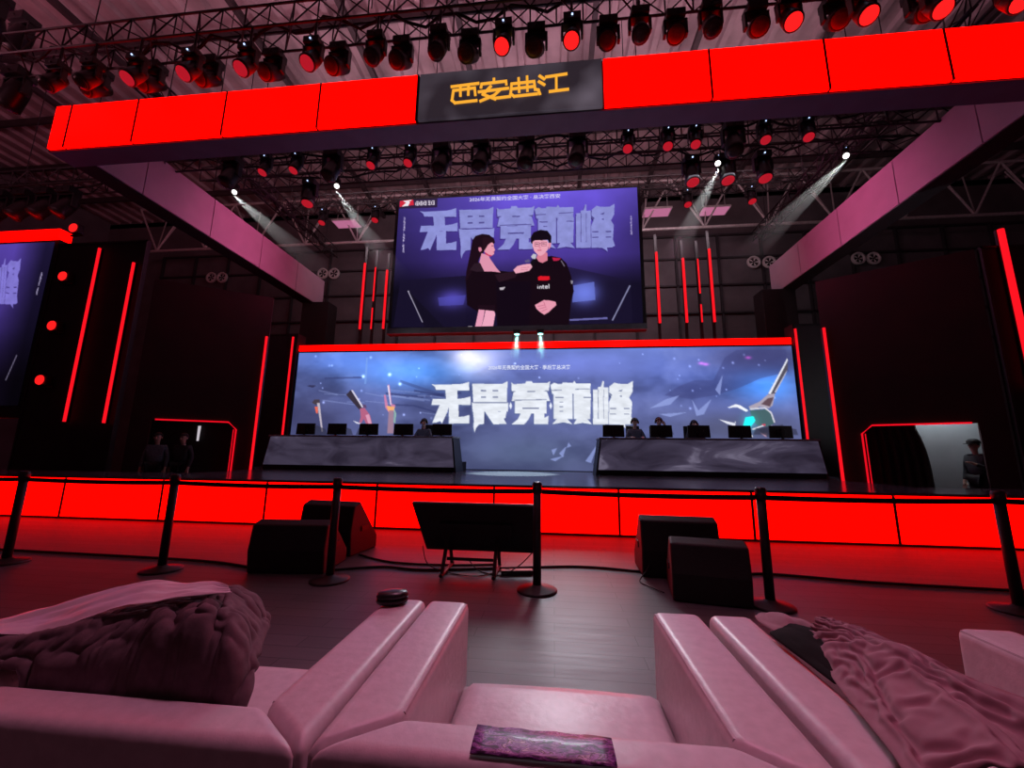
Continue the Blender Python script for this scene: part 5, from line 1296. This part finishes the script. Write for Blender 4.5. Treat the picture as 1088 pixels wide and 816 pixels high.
# added fills: above the seats, and in place of light thrown by the screens
area('added_seat_fill', (0.4, 3.6, 9.2), (0.2, 1.0, 0.5), 28, (1.0, 0.36, 0.60), 2.5, 0.8, math.radians(60))
spot('added_screen_fill', (C+0.9, 12.4, 5.45), (0.25, 2.3, 0.0), 1600, (0.88, 0.90, 1.0), math.radians(22), 0.9, 1.2)  # added spot, stands in for the screens' own glow on floor and seats
area('desk_wash_lamp', (C, 9.7, 8.6), (C, 11.6, 1.8), 40, (0.9, 0.85, 1.0), 12, 0.3)
area('added_roof_fill', (C, 6.6, 10.4), (C, 8.0, 14.5), 340, (1.0, 0.46, 0.58), 18, 0.6)  # this and the next two: added uplights that lift the dark roof
area('added_roof_fill', (-15, 3.5, 8.5), (-15, 5.0, 14.5), 240, (1.0, 0.33, 0.45), 6, 2)
area('added_roof_fill', (C, 11.6, 10.6), (C, 12.6, 14.5), 260, (1.0, 0.66, 0.74), 18, 0.6)
area('added_wall_fill', (C, 14.2, 10.2), (C, 19, 8.5), 200, (1.0, 0.75, 0.85), 16, 0.5)  # added fill to lift the dark back wall, no fixture behind it
for s in (-1, 1): area('added_beam_fill', (C + s*4.0, 11.0, 8.6), (C + s*9.5, 11.2, 8.35), 38, (1.0, 0.20, 0.46), 0.8, 6.0, math.radians(70))  # added magenta fill aimed at the side beam panels
# backstage lamp behind the right doorway
q = local(ra, re, 1.9, 0.5); l = bpy.data.lights.new('backstage_lamp', 'POINT'); l.energy = 60; l.color = (0.85, 0.95, 1.0); l.shadow_soft_size = 0.1
o = bpy.data.objects.new('backstage_lamp', l); COL.objects.link(o); o.location = (q.x+0.1, q.y+0.1, 3.0)
spot('stage_spot', (-1.1, 10.6, 8.9), (-1.1, 11.0, SZ), 16000, (0.70, 1.0, 1.0), math.radians(19), 0.5)

def haze(name, a, b2, r0, r1, dens, col, label):
    m = bpy.data.materials.new(name); m.use_nodes = True; nt = m.node_tree; L = (b2-a).length
    nt.nodes.remove(nt.nodes['Principled BSDF'])
    v = nt.nodes.new('ShaderNodeVolumeScatter'); v.inputs['Color'].default_value = (*col, 1); v.inputs['Anisotropy'].default_value = 0.0
    tc = nt.nodes.new('ShaderNodeTexCoord'); sx = nt.nodes.new('ShaderNodeSeparateXYZ'); mr = nt.nodes.new('ShaderNodeMapRange')
    mr.interpolation_type = 'SMOOTHSTEP'; mr.inputs['From Min'].default_value = 0.0; mr.inputs['From Max'].default_value = L; mr.inputs['To Min'].default_value = dens; mr.inputs['To Max'].default_value = 0.0
    nt.links.new(tc.outputs['Object'], sx.inputs[0]); nt.links.new(sx.outputs['Z'], mr.inputs['Value']); nt.links.new(mr.outputs['Result'], v.inputs['Density'])
    nt.links.new(v.outputs['Volume'], nt.nodes['Material Output'].inputs['Volume'])
    o = MB().tube([(0,0,0), (0,0,L)], r0, 16, True, r1).build('light_haze', m); tag(o, label, 'haze', None, 'stuff')
    o.location = a; o.rotation_euler = (b2-a).to_track_quat('Z', 'Y').to_euler()
    return o
for x, tx, nm in ((-9.6,-6.6,'far left'),(-6.34,-4.6,'left'),(4.44,3.2,'right'),(7.6,4.9,'far right')):
    a = Vector((x, 9.86, 8.94)); b2 = Vector((tx, 11.2, 6.4)); e = (b2-a).normalized()
    haze('beam_haze', a + e*0.12, b2, 0.07, 0.45, 0.22, (0.9,0.9,0.9), 'faint misty light beam below the %s white spotlight' % nm)
    spot('white_spot', a + e*0.06, b2, 600, (0.95, 1.0, 0.98), math.radians(22), 0.6, 0.03)
for x, nm in ((-1.19,'left'),(-0.41,'right')):
    a = Vector((x, 12.72, 5.235)); b2 = Vector((x + (x-C)*0.12, 12.60, 4.3)); e = (b2-a).normalized()
    haze('teal_haze', a + e*0.02, b2, 0.09, 0.24, 1.6, (0.75,1.0,1.0), 'misty teal beam under the hanging screen, %s of the pair' % nm)
    spot('teal_spot', a + e*0.01, b2, 400, (0.35, 1.0, 0.95), math.radians(24), 0.4, 0.03)

w_ = bpy.data.worlds.new('hall_ambient'); SC.world = w_; w_.use_nodes = True
bg = w_.node_tree.nodes['Background']; bg.inputs['Color'].default_value = (0.9, 0.35, 0.48, 1); bg.inputs['Strength'].default_value = 0.03

vs = SC.view_settings
vs.view_transform = 'Standard'; vs.look = 'None'; vs.gamma = 1.0; vs.exposure = 0.0; vs.use_curve_mapping = False
